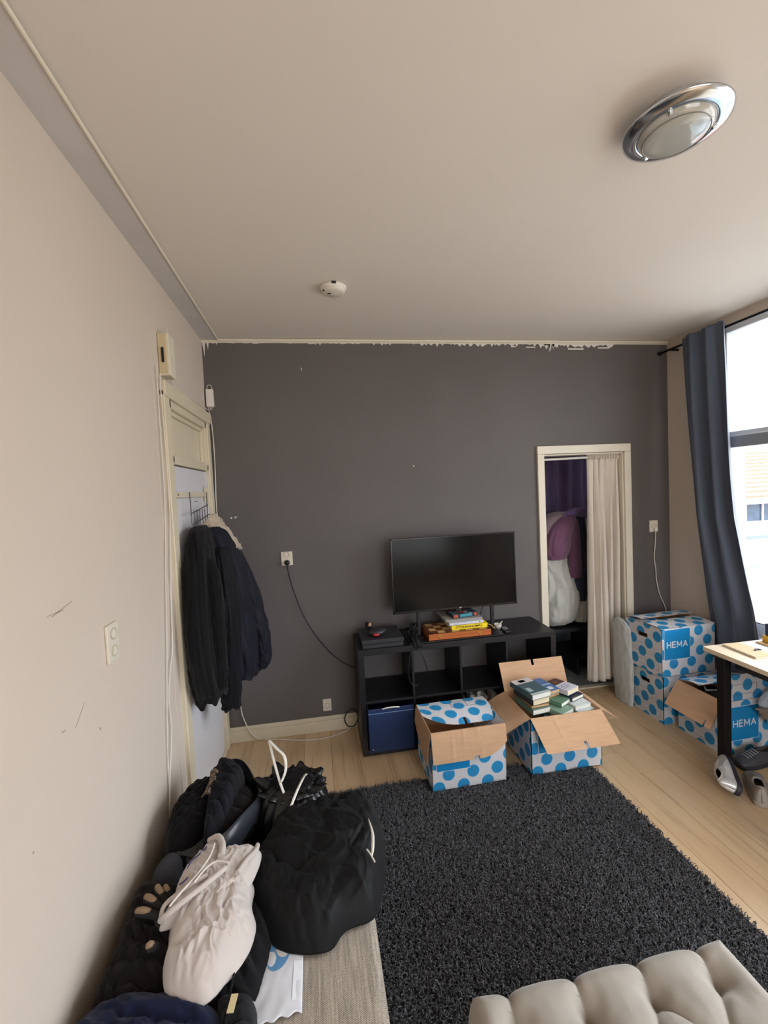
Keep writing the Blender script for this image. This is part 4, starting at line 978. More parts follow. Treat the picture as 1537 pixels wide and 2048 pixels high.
def glove():
    t = thing('glove', 'dark work glove with tan fingertips poking out beside the tracksuit', 'glove', (.15, -1.87, ZS+.1))
    zz = ZS+.105; g = M('glove_knit', (28, 24, 24), .9); tip = M('tan_rubber', (140, 116, 92), .7)
    for a, b, r in (((.185, -1.905), (.118, -1.865), .0125), ((.185, -1.93), (.108, -1.915), .0125), ((.19, -1.885), (.143, -1.832), .012), ((.20, -1.868), (.172, -1.838), .010), ((.205, -2.03), (.190, -2.045), .012)):
        A_, B_ = Vector((*a, zz)), Vector((*b, zz+.012)); m_ = A_.lerp(B_, .5)+Vector((.0, -.006, .008))
        f = MB().tube(bez([A_, m_, B_], 6), [r]*6+[r*1.0]*6+[r*.55], 10).build('finger', g, t)
        MB().tube(bez([A_.lerp(B_, .35)+Vector((0, -.004, .011)), m_.lerp(B_, .4)+Vector((0, -.001, .010)), B_+Vector((0, 0, .004))], 4), [r*.5, r*.8, r*.85, r*.85, r*.85, r*.85, r*.8, r*.8, r*.5], 8).build('finger_coating', tip, f)
    MB().ball((.205, -1.92, zz-.006), (.04, .05, .016), 16).build('palm', g, t)
glove()
# flattened bakery paper bag
def paper_bag():
    t = thing('paper_bag', 'flat white paper bag with a blue print on the daybed seat', 'paper bag', (.56, -2.05, ZS))
    w1 = M('white_paper', (206, 208, 214), .7, var=.03, vscale=10, bump=.3, bscale=14, bdist=.002); z = ZS+.003
    def q(u, v):
        a = Vector((.512, -1.93, 0)).lerp(Vector((.490, -2.222, 0)), v); b = Vector((.637, -1.93, 0)).lerp(Vector((.638, -2.202-.0, 0)), v)
        p = a.lerp(b, u); p.z = z+.006*math.sin(math.pi*u)**.6+.0025*noise.noise(Vector((u*5, v*7, 3))); p.y += .004*math.sin(u*23)*(1 if v > .97 else 0); return p
    sheet('front_sheet', q, 30, 40, .0012, [w1, w1], t)
    def s(u, v):
        p = q(.0, v).lerp(q(.07, v), u); p.z = z+.011*math.sin(math.pi*u)+.001; p.x -= .008*math.sin(v*3)*(1-u); return p
    sheet('side_gusset', s, 6, 30, .001, [M('paper_shade', (180, 176, 172), .8)], t)
    pb = M('pale_blue_print', (88, 140, 184), .7); pw = M('paper_pale', (196, 196, 196), .7)
    def disc(cu, cv, ru, rv, h, m, nm, par=t, rot=0):
        n = 28; vs = [q(min(1, max(0, cu)), cv)+Vector((0, 0, h))]
        for k in range(n):
            a = 2*math.pi*k/n; du, dv = ru*math.cos(a), rv*math.sin(a); du, dv = du*math.cos(rot)-dv*math.sin(rot)*.6, du*math.sin(rot)*.6+dv*math.cos(rot)
            vs.append(q(min(1, max(0, cu+du)), max(0, cv+dv))+Vector((0, 0, h)))
        return MB().add(vs, [(0, k+1, (k+1) % n+1) for k in range(n)]).build(nm, m, par)
    a = disc(.42, .30, .30, .25, .0012, pb, 'printed_oval'); disc(.50, .34, .17, .085, .0018, pw, 'printed_roll', a, .5); disc(.44, .16, .22, .07, .0018, pw, 'printed_roll', a, .2)
    disc(.50, .33, .09, .03, .0022, pb, 'printed_stripe', a, .8); disc(.93, .20, .15, .09, .0012, pb, 'printed_dot')
    MB().add([q(.80, .5)+Vector((0, 0, .0014)), q(.99, .5)+Vector((0, 0, .0014)), q(.99, .88)+Vector((0, 0, .0014)), q(.80, .88)+Vector((0, 0, .0014))], [(3, 2, 1, 0)]).build('pasted_strip', M('bright_paper', (222, 224, 232), .6), t)
paper_bag()
# open bin bag overflowing with clothes, against the left wall
def bag_one():
    t = thing('open_bin_bag', 'open dark bin bag stuffed with black clothes against the left wall', 'bag', (.24, -1.42, 0))
    loft('bag_film', [(.24, -1.40, .0, .17, .22), (.245, -1.41, .12, .20, .26), (.245, -1.42, .30, .205, .275), (.24, -1.42, .44, .195, .27), (.235, -1.42, .49, .17, .24)], FILM, t, 72, .02, 7, 3)
    def rim(u, v):
        a = math.radians(-75+170*u); r = 1+.03*math.sin(u*17); z = .43+.11*v+.02*math.sin(u*9); k = 1.02+.05*v-.10*max(0, v-.7)/.3
        return Vector((.235+.192*k*r*math.cos(a), -1.42+.265*k*r*math.sin(a), z))
    sheet('bag_rim', rim, 60, 8, .0015, [FILMG, FILMG], t)
bag_one()
def heap_one():
    o = cloth('black_hoodie', [(.062, -1.42), (.085, -1.30), (.14, -1.235), (.22, -1.21), (.255, -1.33), (.26, -1.50), (.20, -1.62), (.12, -1.62), (.072, -1.54)], .475, .10, BK, None, .07, ((50, .018, 34), (130, .012, 50)), 11)
    tag(o, 'black hoodie with a white print bulging out of the bin bag beside the wall', 'hoodie')
    pr = M('white_print', (188, 190, 192), .7); tt = text('white_print', 'GRG', .030, (.085, -1.44, .535), frame3((0, 0, 0), (.35, -.9, .28), (.5, .5, .85)), pr, o, bold=.0006, ext=.0006)
    o = cloth('dark_scarf', [(.19, -1.30), (.215, -1.20), (.26, -1.155), (.285, -1.15), (.305, -1.21), (.345, -1.25), (.33, -1.42), (.30, -1.60), (.25, -1.66), (.225, -1.50)], .49, .115, M('dark_indigo_cotton', (16, 15, 22), .9, spec=.18, sheen=.06), None, .05, ((75, .035, 26), (60, .016, 40)), 12)
    tag(o, 'ruffled dark indigo scarf in the middle of the open bin bag', 'scarf')
    o = cloth('black_knit', [(.29, -1.28), (.36, -1.26), (.405, -1.36), (.405, -1.48), (.36, -1.60), (.30, -1.68), (.27, -1.56)], .455, .07, BKB, None, .06, ((80, .012, 20),), 13)
    tag(o, 'brownish knit garment at the right side inside the open bin bag', 'garment')
    o = cloth('beanie', [(.085, -1.63), (.13, -1.60), (.175, -1.63), (.185, -1.70), (.16, -1.755), (.10, -1.75), (.07, -1.70)], .44, .075, M('slate_felt', (52, 52, 60), .9, var=.15, vscale=20), None, .05, ((30, .006, 30),), 14, nt=90, nr=20)
    tag(o, 'slate grey cap wedged between the open bin bag and the tracksuit', 'cap')
    t = thing('patterned_lining', 'strip of tan and grey patterned lining showing among the black clothes', 'garment', (.235, -1.40, .58))
    def f(u, v): return Vector((.205+.035*u+.01*math.sin(v*3), -1.475+.16*v, .592+.012*math.sin(u*3.1)+.008*v))
    def pat(n, L, b):
        tc = n.new('ShaderNodeTexCoord'); w_ = n.new('ShaderNodeTexNoise'); w_.inputs['Scale'].default_value = 75; L.new(tc.outputs['Object'], w_.inputs[0])
        r = n.new('ShaderNodeMapRange'); r.inputs[1].default_value = .42; r.inputs[2].default_value = .56; L.new(w_.outputs[0], r.inputs[0]); L.new(mixc(n, L, r.outputs[0], lin((52, 46, 44)), lin((134, 112, 92))), b.inputs['Base Color'])
    sheet('lining', f, 8, 16, .004, [node_mat('lining_pattern', pat, .8)], t)
heap_one()
# tied bin bag with white drawstrings
def bag_two():
    t = thing('tied_bin_bag', 'black bin bag with white drawstring ties on the floor behind the daybed', 'bag', (.57, -1.40, 0))
    loft('bag_film', [(.57, -1.38, .0, .15, .14), (.57, -1.39, .12, .175, .175), (.58, -1.40, .30, .175, .18), (.575, -1.40, .42, .165, .17), (.57, -1.39, .50, .135, .14), (.575, -1.38, .545, .085, .09), (.58, -1.375, .555, .03, .03)], FILM, t, 96, .028, 11, 6, 1.2)
    def rim(u, v):
        a = 2*math.pi*u; c_, s_ = math.cos(a), math.sin(a); nz = noise.noise(Vector((c_*3, s_*3, v))); n2 = noise.noise(Vector((c_*9, s_*9, 4))); k = .085+.045*v*(1+nz)+.012*n2*v; return Vector((.58+k*c_*1.15, -1.375+k*s_, .528+.045*v*(1+1.2*nz)-.05*v*v+.012*n2))
    sheet('gathered_rim', rim, 90, 8, .0015, [FILM, FILM], t)
    ty = M('tie_white', (214, 210, 200), .5)
    def ribbon(pts, w_, nm='drawstring_tie'):
        P = bez(pts, 8)
        def f(u, v):
            i = min(int(u*(len(P)-1)), len(P)-2); p = P[i].lerp(P[i+1], u*(len(P)-1)-i); return p+Vector((w_*(v-.5), w_*(v-.5)*.5, 0))
        sheet(nm, f, 3*len(P), 1, .0015, [ty, ty], t)
    ribbon([(.545, -1.46, .545), (.525, -1.44, .60), (.500, -1.39, .665), (.478, -1.33, .72)], .010)
    ribbon([(.478, -1.33, .72), (.515, -1.37, .70), (.550, -1.40, .675), (.555, -1.43, .63), (.535, -1.45, .59)], .012)
    ribbon([(.640, -1.40, .58), (.628, -1.44, .585), (.605, -1.50, .575), (.582, -1.55, .55)], .014); ribbon([(.645, -1.405, .58), (.625, -1.455, .588), (.582, -1.55, .552)], .008)
bag_two()
# big black bag slumping over the end of the daybed
def bag_three():
    t = thing('black_bag', 'large slumped black bag with a white tie over the end of the daybed', 'bag', (.72, -1.55, 0))
    loft('bag_body', [(.72, -1.50, .0, .20, .14), (.73, -1.50, .12, .225, .16), (.73, -1.50, .30, .225, .17), (.72, -1.51, .42, .215, .17), (.72, -1.52, .46, .17, .12)], FILM, t, 72, .018, 7, 9)
    cloth('bag_top', [(.475, -1.58), (.52, -1.475), (.66, -1.435), (.80, -1.425), (.915, -1.43), (.955, -1.50), (.96, -1.66), (.935, -1.82), (.90, -1.93), (.865, -1.99), (.775, -2.01), (.722, -2.06), (.63, -2.055), (.546, -2.015), (.50, -1.93), (.455, -1.86), (.425, -1.76), (.435, -1.68)], lambda x, y: ZS+.01-max(0, x-.88)*.4, .115, M('black_nylon', (13, 13, 15), .6, spec=.18, sheen=.03, bump=.25, bscale=35, bdist=.003), t, .09, ((60, .030, 8), (-25, .016, 15), (15, .009, 34)), 21, nr=60, nt=240, rough=.0015)
    ty = M('tie_white', (214, 210, 200), .5); P = bez([(.893, -1.685, .538), (.900, -1.76, .538), (.893, -1.82, .53), (.884, -1.855, .522)], 8)
    def f(u, v):
        i = min(int(u*(len(P)-1)), len(P)-2); p = P[i].lerp(P[i+1], u*(len(P)-1)-i); return p+Vector(((.002+.010*math.sin(u*3))*(v-.5), 0, .004))
    sheet('drawstring_tie', f, 30, 1, .0015, [ty, ty], t); MB().tube(bez([(.87, -1.825, .535), (.88, -1.845, .533), (.893, -1.875, .525)]), .003, 6).build('tie_end', ty, t)
bag_three()
# ---------------------------------------------------------------- coat rack and coats on the door
def rack():
    t = thing('over_door_rack', 'white over-door bar with a hanging wire coat rack', 'coat rack', (.03, -.6, 1.87))
    MB().box((.0, -.945, 1.872), (.018, -.185, 1.902)).build('bar', CREAM, t, bevel=.002)
    for y in (-.92, -.86): MB().ball((.02, y, 1.887), (.002, .006, .006), 8).build('screw', STEEL, t)
    MB().tube([(.02, -.215, 1.80), (.03, -.212, 1.84), (.025, -.21, 1.97)], .006, 6).box((.0, -.225, 1.84), (.03, -.20, 1.93)).build('bracket', CREAM, t)
    w_ = MB()
    for a, b in (((.035, -.70, 1.90), (.06, -.78, 1.60)), ((.035, -.30, 1.90), (.06, -.44, 1.60))): w_.tube([a, ((a[0]+b[0])/2, (a[1]+b[1])/2, 1.75), b], .0035, 6)
    for z, o in ((1.795, .0), (1.735, .01)): w_.tube([(.045+o, -.74-o, z-.02), (.05+o, -.36, z+.022)], .0035, 6)
    for k in range(6): y = -.68+k*.062; w_.tube([(.048, y, 1.795), (.055, y-.03, 1.735), (.07, y-.05, 1.62)], .0028, 6)
    w_.build('wire_frame', STEEL, t)
    MB().tube([(.0, -.47, 1.845), (.012, -.45, 1.846), (.0, -.43, 1.845)], .002, 6).build('hook', STEEL, t)
rack()
NYL = M('navy_nylon', (14, 14, 21), .7, spec=.18, sheen=.04, var=.12, vscale=7, bump=.3, bscale=70, bdist=.001)
NYL2 = M('blue_black_nylon', (20, 20, 32), .62, spec=.18, sheen=.04, var=.1, vscale=7, bump=.25, bscale=60, bdist=.001)
def coats():
    t = thing('black_coat', 'long dark coat hanging nearest the door handle on the door rack', 'coat', (.1, -.66, 1.7))
    loft('coat_body', [(.065, -.66, 1.70, .03, .09), (.075, -.70, 1.66, .05, .15), (.085, -.76, 1.55, .065, .19), (.09, -.80, 1.35, .072, .21), (.09, -.81, 1.10, .078, .22), (.09, -.78, .92, .08, .22), (.095, -.74, .79, .08, .21), (.095, -.72, .72, .078, .19), (.095, -.72, .705, .07, .18)], BK, t, 120, .030, 3, 31, 1.8, rough=.003, hem=.12)
    loft('sleeve', [(.13, -.80, 1.52, .04, .05), (.155, -.84, 1.38, .052, .06), (.165, -.85, 1.15, .052, .062), (.16, -.83, .95, .048, .056), (.155, -.81, .80, .045, .052), (.155, -.81, .785, .04, .046)], BK, t, 80, .018, 4, 32, 4, rough=.003, hem=.03)
    t = thing('puffer_jacket', 'navy puffer jacket with a beige fleece collar hanging on the door rack', 'jacket', (.2, -.42, 1.7))
    loft('jacket_body', [(.11, -.52, 1.68, .04, .08), (.13, -.50, 1.62, .075, .12), (.155, -.48, 1.50, .095, .15), (.18, -.46, 1.30, .11, .17), (.195, -.45, 1.10, .12, .18), (.20, -.45, .92, .125, .185), (.20, -.46, .78, .12, .18), (.195, -.47, .72, .115, .17), (.195, -.47, .705, .10, .155)], NYL2, t, 120, .032, 3, 33, 2.2, rough=.003, hem=.06)
    loft('sleeve', [(.165, -.60, 1.56, .045, .06), (.185, -.62, 1.40, .062, .08), (.195, -.63, 1.15, .066, .085), (.185, -.62, .90, .062, .08), (.175, -.60, .70, .060, .07), (.165, -.585, .60, .057, .065), (.163, -.58, .56, .056, .062), (.16, -.58, .545, .05, .056)], NYL, t, 90, .022, 4, 35, 5, rough=.003, hem=.03)
    loft('sleeve', [(.20, -.37, 1.48, .05, .06), (.25, -.37, 1.34, .058, .075), (.295, -.36, 1.15, .062, .08), (.33, -.36, .97, .062, .078), (.345, -.36, .84, .057, .068), (.345, -.36, .76, .055, .062), (.335, -.36, .715, .052, .058), (.33, -.36, .70, .045, .05)], NYL2, t, 90, .020, 4, 37, 5, rough=.003, hem=.04)
    loft('pocket_flap', [(.245, -.48, .82, .05, .05), (.265, -.48, .76, .06, .05), (.28, -.48, .71, .045, .04), (.29, -.48, .69, .02, .02)], NYL2, t, 40, .015, 5, 38)
    fl = M('beige_fleece', (178, 162, 142), .95, sheen=.3, var=.14, vscale=60, bump=.8, bscale=90, bdist=.006)
    def col(u, v):
        A = Vector((.015, -.52, 1.655)).lerp(Vector((.175, -.50, 1.475)), u); B = Vector((.105, -.40, 1.745)).lerp(Vector((.250, -.40, 1.515)), u)
        p = A.lerp(B, v)+Vector((.02, -.035, .03))*math.sin(math.pi*v)*1.3+Vector((1, 1, 1))*fbm(Vector((u*14, v*6, 4)))*.008; p.z += .012*math.sin(math.pi*u); return p
    sheet('fleece_collar', col, 40, 16, .024, [fl, fl], t)
    t = thing('brown_jacket', 'brown trimmed jacket edge showing behind the navy puffer jacket', 'jacket', (.28, -.3, 1.1))
    loft('jacket_body', [(.19, -.28, 1.50, .04, .05), (.24, -.28, 1.32, .055, .06), (.285, -.28, 1.16, .065, .065), (.29, -.28, 1.02, .06, .06), (.28, -.28, .92, .03, .03)], M('black_brown_cotton', (30, 22, 24), .8), t, 48, .012, 5, 41)
coats()
def keytag():
    t = thing('door_notice', 'small torn black and white notice on the door edge behind the coats', 'notice', (.02, -.91, 1.44))
    MB().box((.0225, -.935, 1.33), (.0235, -.905, 1.50)).build('notice_sheet', M('notice_grey', (150, 142, 128), .7), t)
    r = random.Random(3); mb = MB()
    for k in range(16): z = 1.34+.15*r.random(); y = -.933+.02*r.random(); mb.box((.0235, y, z), (.0239, y+.008, z+.006))
    mb.build('notice_print', M('ink_black2', (40, 36, 34), .6), t)
keytag()
# ---------------------------------------------------------------- things on the walls
def socket(label, c, n_ax, rows=1, w_=.08, hgt=.08, plug=False):
    t = thing('power_socket', label, 'socket', c, 'wall sockets'); t['_o'] = [0, 0, 0]
    t.rotation_euler = (0, 0, 0 if n_ax == 'y' else math.pi/2)    # local -y faces the room
    MB().box((-w_/2, -.010, -hgt/2), (w_/2, 0, hgt/2)).build('cover_plate', M('socket_cream', (216, 208, 192), .4), t, bevel=.003)
    for k in range(rows):
        z = (rows-1)*.031-k*.062 if rows > 1 else -.004
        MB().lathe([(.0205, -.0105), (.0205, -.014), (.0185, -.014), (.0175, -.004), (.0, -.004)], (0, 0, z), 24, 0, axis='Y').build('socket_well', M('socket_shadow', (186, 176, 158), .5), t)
        for x in (-.0095, .0095): MB().ball((x, -.0065, z), (.003, .002, .003), 8).build('contact_hole', M('hole_dark', (24, 22, 20), .7), t)
        MB().box((-.0015, -.0075, z+.012), (.0015, -.004, z+.018)).box((-.0015, -.0075, z-.018), (.0015, -.004, z-.012)).build('earth_clip', STEEL, t)
    return t
socket('double white socket on the left wall near the daybed', (0.0, -1.70, 1.362), 'x', 2, .085, .135)
s = socket('upper white socket on the dark wall holding a black plug', (.515, 0, 1.376), 'y', 2, .085, .105)
def plug():
    t = thing('extension_lead', 'black power cord looping from the wall socket down to the shelf unit', 'cord', (.517, -.03, 1.35))
    MB().lathe([(0, 0), (.017, 0), (.020, .012), (.018, .030), (.009, .036), (0, .036)], (.517, -.048, 1.348), 18, axis='Y').build('plug', CABB, t)
    MB().tube(bez([(.517, -.045, 1.34), (.520, -.040, 1.29), (.545, -.03, 1.16), (.585, -.028, 1.02), (.63, -.028, .90), (.70, -.028, .77), (.79, -.028, .64), (.87, -.03, .56), (.955, -.04, .505), (1.0, -.015, .49)], 10), .0042, 8).build('cable', CABB, t)
    t2 = thing('coiled_cable', 'small loop of black cable on the skirting beside the shelf', 'cord', (.93, -.05, .08))
    MB().tube(bez([(.965, -.05, .17), (.915, -.045, .155), (.885, -.045, .10), (.905, -.045, .04), (.955, -.05, .035), (.985, -.05, .09), (.975, -.05, .15), (.95, -.05, .17)], 8), .004, 6).build('cable', CABB, t2)
plug()
s = socket('low cream socket on the dark wall just above the skirting', (.756, 0, .207), 'y', 1, .066, .095)
MB().box((.748, -.012, .12), (.758, 0, .16)).build('wall_conduit', DARKW, s, world=False).location = (-.753, 0, -.207)
s = socket('right-hand white socket near the window with a white lead', (3.638, 0, 1.436), 'y', 1, .078, .10)
def leads():
    t = thing('white_lead', 'white lead hanging from the right socket down behind the box stack', 'cord', (3.64, -.02, 1.4))
    MB().box((-.014+3.643, -.035, 1.395), (3.657, -.010, 1.425)).build('plug', PLAST, t, bevel=.004)
    MB().tube(bez([(3.643, -.02, 1.40), (3.648, -.014, 1.34), (3.640, -.014, 1.24), (3.634, -.012, 1.17), (3.648, -.012, 1.05), (3.652, -.012, .97), (3.680, -.012, .84), (3.725, -.012, .74), (3.745, -.02, .66)], 8), .004, 8).build('cable', CABW, t)
    t = thing('doorbell_chime', 'old cream doorbell box with a dark slot above the door', 'doorbell', (.04, -.97, 2.6))
    MB().box((.0, -.965, 2.50), (.055, -.868, 2.715)).build('housing', M('aged_cream', (214, 206, 186), .5, var=.06, vscale=20), t, bevel=.004)
    MB().box((.003, -.969, 2.512), (.045, -.964, 2.71)).build('front_cover', M('aged_cream2', (204, 188, 152), .5), t, bevel=.002)
    MB().box((.018, -.973, 2.565), (.030, -.968, 2.64)).build('slot', M('hole_dark', (24, 22, 20), .7), t)
    MB().tube(bez([(.035, -.93, 2.71), (.038, -.935, 2.74), (.036, -.91, 2.748), (.035, -.885, 2.715)]), .003, 6).build('wire_loop', CABW, t)
    MB().tube(bez([(.012, -.87, 2.60), (.012, -.81, 2.52), (.012, -.77, 2.485), (.012, -.70, 2.48), (.032, -.53, 2.478), (.034, -.42, 2.48), (.034, -.25, 2.485), (.034, -.10, 2.487), (.03, -.02, 2.49)], 8), .0035, 6).build('lead', CABW, t)
    t = thing('junction_box', 'small white junction box in the corner above the door', 'junction box', (.04, 0, 2.58))
    MB().box((.012, -.030, 2.522), (.062, -.0, 2.648)).build('housing', PLAST, t, bevel=.003)
    MB().tube(bez([(.018, -.012, 2.65), (.025, -.012, 2.678), (.048, -.012, 2.676), (.054, -.012, 2.65)]), .003, 6).build('wire_loop', CABW, t)
    for x in (.02, .035, .05): MB().tube([(x, -.015, 2.524), (x*.6+.012, -.012, 2.50)], .0025, 6).build('wire', CABW, t)
    t = thing('corner_cable', 'thin white cable running down the corner and along the skirting', 'cord', (.03, -.01, 2.0))
    MB().tube(bez([(.022, -.01, 2.50), (.035, -.008, 2.40), (.040, -.008, 2.2), (.036, -.008, 2.0), (.030, -.008, 1.84), (.034, -.008, 1.68), (.06, -.008, 1.4), (.09, -.008, 1.0), (.11, -.010, .60), (.112, -.012, .375), (.113, -.014, .24), (.142, -.02, .14), (.185, -.03, .06), (.25, -.035, .020), (.385, -.05, .006), (.54, -.10, .006), (.72, -.115, .006), (.88, -.062, .006), (.93, -.045, .03)], 8), .004, 8).build('cable', CABW, t)
    t = thing('left_wall_cable', 'white cable dangling down the left wall beside the door frame', 'cord', (.01, -1.0, 2.4))
    MB().tube(bez([(.014, -.995, 2.50), (.012, -1.0, 2.44), (.010, -.99, 2.25), (.010, -.985, 1.96), (.010, -1.0, 1.73), (.010, -1.07, 1.36), (.010, -1.096, 1.14), (.010, -1.15, 1.04), (.010, -1.20, .92), (.010, -1.196, .76), (.010, -1.262, .556), (.010, -1.30, .40), (.012, -1.30, .2), (.014, -1.28, .01)], 8), .0035, 6).build('cable', CABW, t)
    MB().tube(bez([(.008, -1.03, 2.53), (.008, -1.04, 2.2), (.008, -1.05, 1.86), (.008, -1.12, 1.45), (.008, -1.17, 1.15), (.008, -1.24, .80), (.008, -1.27, .5), (.010, -1.27, .02)], 8), .003, 6).build('second_cable', CABW, t)
leads()
# scuffs on the left wall
def scuffs():
    mb = MB()
    for a, b, w_ in (((-2.03, 1.545), (-1.92, 1.565), .003), ((-2.05, 1.553), (-1.97, 1.551), .002), ((-1.96, 1.185), (-1.90, 1.235), .003), ((-2.03, 1.21), (-2.01, 1.206), .004), ((-2.6, 2.1), (-2.59, 2.06), .003), ((-2.3, 1.9), (-2.295, 1.88), .003)):
        mb.add([(.0006, a[0], a[1]), (.0006, b[0], b[1]), (.0006, b[0], b[1]+w_), (.0006, a[0], a[1]+w_)], [(0, 1, 2, 3)])
    mb.box((0, -1.822, 1.103), (.0008, -1.815, 1.112)).box((0, -2.19, .985), (.0008, -2.185, .99))
    mb.build('scuff_mark', M('scuff', (158, 142, 128), .9), wall_left)
scuffs()
# ---------------------------------------------------------------- ceiling fittings
def lamp():
    c = (1.95, -2.10); t = thing('ceiling_light', 'round chrome-rimmed ceiling light with a frosted glass dome', 'ceiling light', (*c, H))
    MB().lathe([(0, H-.001), (.098, H-.001), (.102, H-.046), (0, H-.045)], (*c, 0), 48).build('back_plate', M('lamp_white', (210, 210, 210), .4), t)
    MB().lathe([(.104, H-.050), (.107, H-.062), (.113, H-.064), (.125, H-.060), (.140, H-.056), (.150, H-.050), (.151, H-.046), (.135, H-.047), (.104, H-.046)], (*c, 0), 72).build('chrome_rim', CHROME, t)
    gl = M('frosted_glass', (176, 176, 170), .12, spec=.8, coat=.6); MB().lathe([(.1065, H-.060), (.103, H-.070), (.093, H-.078), (.072, H-.084), (.04, H-.088), (.0, H-.0895)], (*c, 0), 64).build('glass_dome', gl, t)
    MB().lathe([(.091, H-.0785), (.0925, H-.0805), (.094, H-.0765)], (*c, 0), 64).build('glass_ring', M('etched_line', (120, 120, 118), .4), t)
    for k in range(3):
        a = math.radians(100+120*k); x, y = c[0]+.112*math.cos(a), c[1]+.112*math.sin(a); MB().tube([(x, y, H-.058), (x-.010*math.cos(a), y-.010*math.sin(a), H-.072)], [.009, .006], 10).ball((x, y, H-.066), .006, 10).build('clip', CHROME, t)
lamp()
def smoke():
    c = (.918, -.850); t = thing('smoke_detector', 'round white smoke detector on the ceiling', 'smoke detector', (*c, H))
    MB().lathe([(0, H), (.072, H), (.074, H-.012), (.070, H-.020), (0, H-.020)], (*c, 0), 40).build('base_ring', PLAST, t)
    MB().lathe([(.066, H-.018), (.064, H-.030), (.050, H-.038), (.0, H-.040)], (*c, 0), 40).build('sensor_cover', M('detector_white', (216, 208, 196), .45), t)
    MB().box((c[0]-.012, c[1]-.078, H-.014), (c[0]+.012, c[1]-.066, H-.003)).box((c[0]-.060, c[1]-.03, H-.034), (c[0]-.048, c[1]-.02, H-.026)).box((c[0]-.035, c[1]-.01, H-.0405), (c[0]-.015, c[1]+.0, H-.037)).build('vent_slot', M('hole_dark', (24, 22, 20), .7), t)
smoke()
# ---------------------------------------------------------------- window curtain
def drape():
    t = thing('curtain_rod', 'thin dark curtain rod along the window wall', 'curtain rod', (3.70, -1.8, 2.905))
    MB().tube([(3.715, -.03, 2.905), (3.705, -3.5, 2.905)], .009, 10).build('rod', BLACKM, t); MB().ball((3.715, -.022, 2.905), (.018, .022, .018), 14).build('finial', BLACKM, t)
    for y in (-.12, -3.3): MB().box((3.70, y-.006, 2.898), (W, y+.006, 2.912)).build('bracket', BLACKM, t)
    m = M('dark_curtain', (72, 83, 104), .55, sheen=.35, var=.05, vscale=4, bump=.15, bscale=300, bdist=.0004)
    c = thing('window_curtain', 'dark blue-grey blackout curtain drawn to the corner side of the window', 'curtain', (3.68, -.5, 2.9))
    def f(u, v):
        z = 2.945+.014*abs(math.sin(u*9.4))*(1 if v < .03 else 0)-v*2.55
        ya = -.265-.185*v**1.3-.02*v; yb = -.640-.10*v-.17*v**2.2
        y = ya+(yb-ya)*u
        amp = .020+.028*v; ph = .5*math.sin(v*2.2)+.35*v
        x = 3.688+amp*math.sin(u*2*math.pi*2.6+ph)+.012*math.sin(u*2*math.pi*5.3+1.3+v*2)*(1-v*.5)+.012*noise.noise(Vector((u*3, v*3.2, 5)))
        if v > .72: x += .030*(v-.72)/.28*noise.noise(Vector((u*5, v*11, 2)))*2
        k = min(1, max(0, (v-.55)/.3)); x = x*(1-k)+(3.742+(x-3.70)*.45)*k      # pressed flat between boxes and wall
        return Vector((min(x, 3.785), y, z))
    sheet('cloth_panel', f, 90, 120, .002, [m, m], c)
    # header tape tabs
    for k in range(5):
        u = .06+.21*k; y = -.265+(-.640+.265)*u; MB().box((3.70, y-.012, 2.88), (3.722, y+.012, 2.935)).build('header_tab', m, c)
drape()
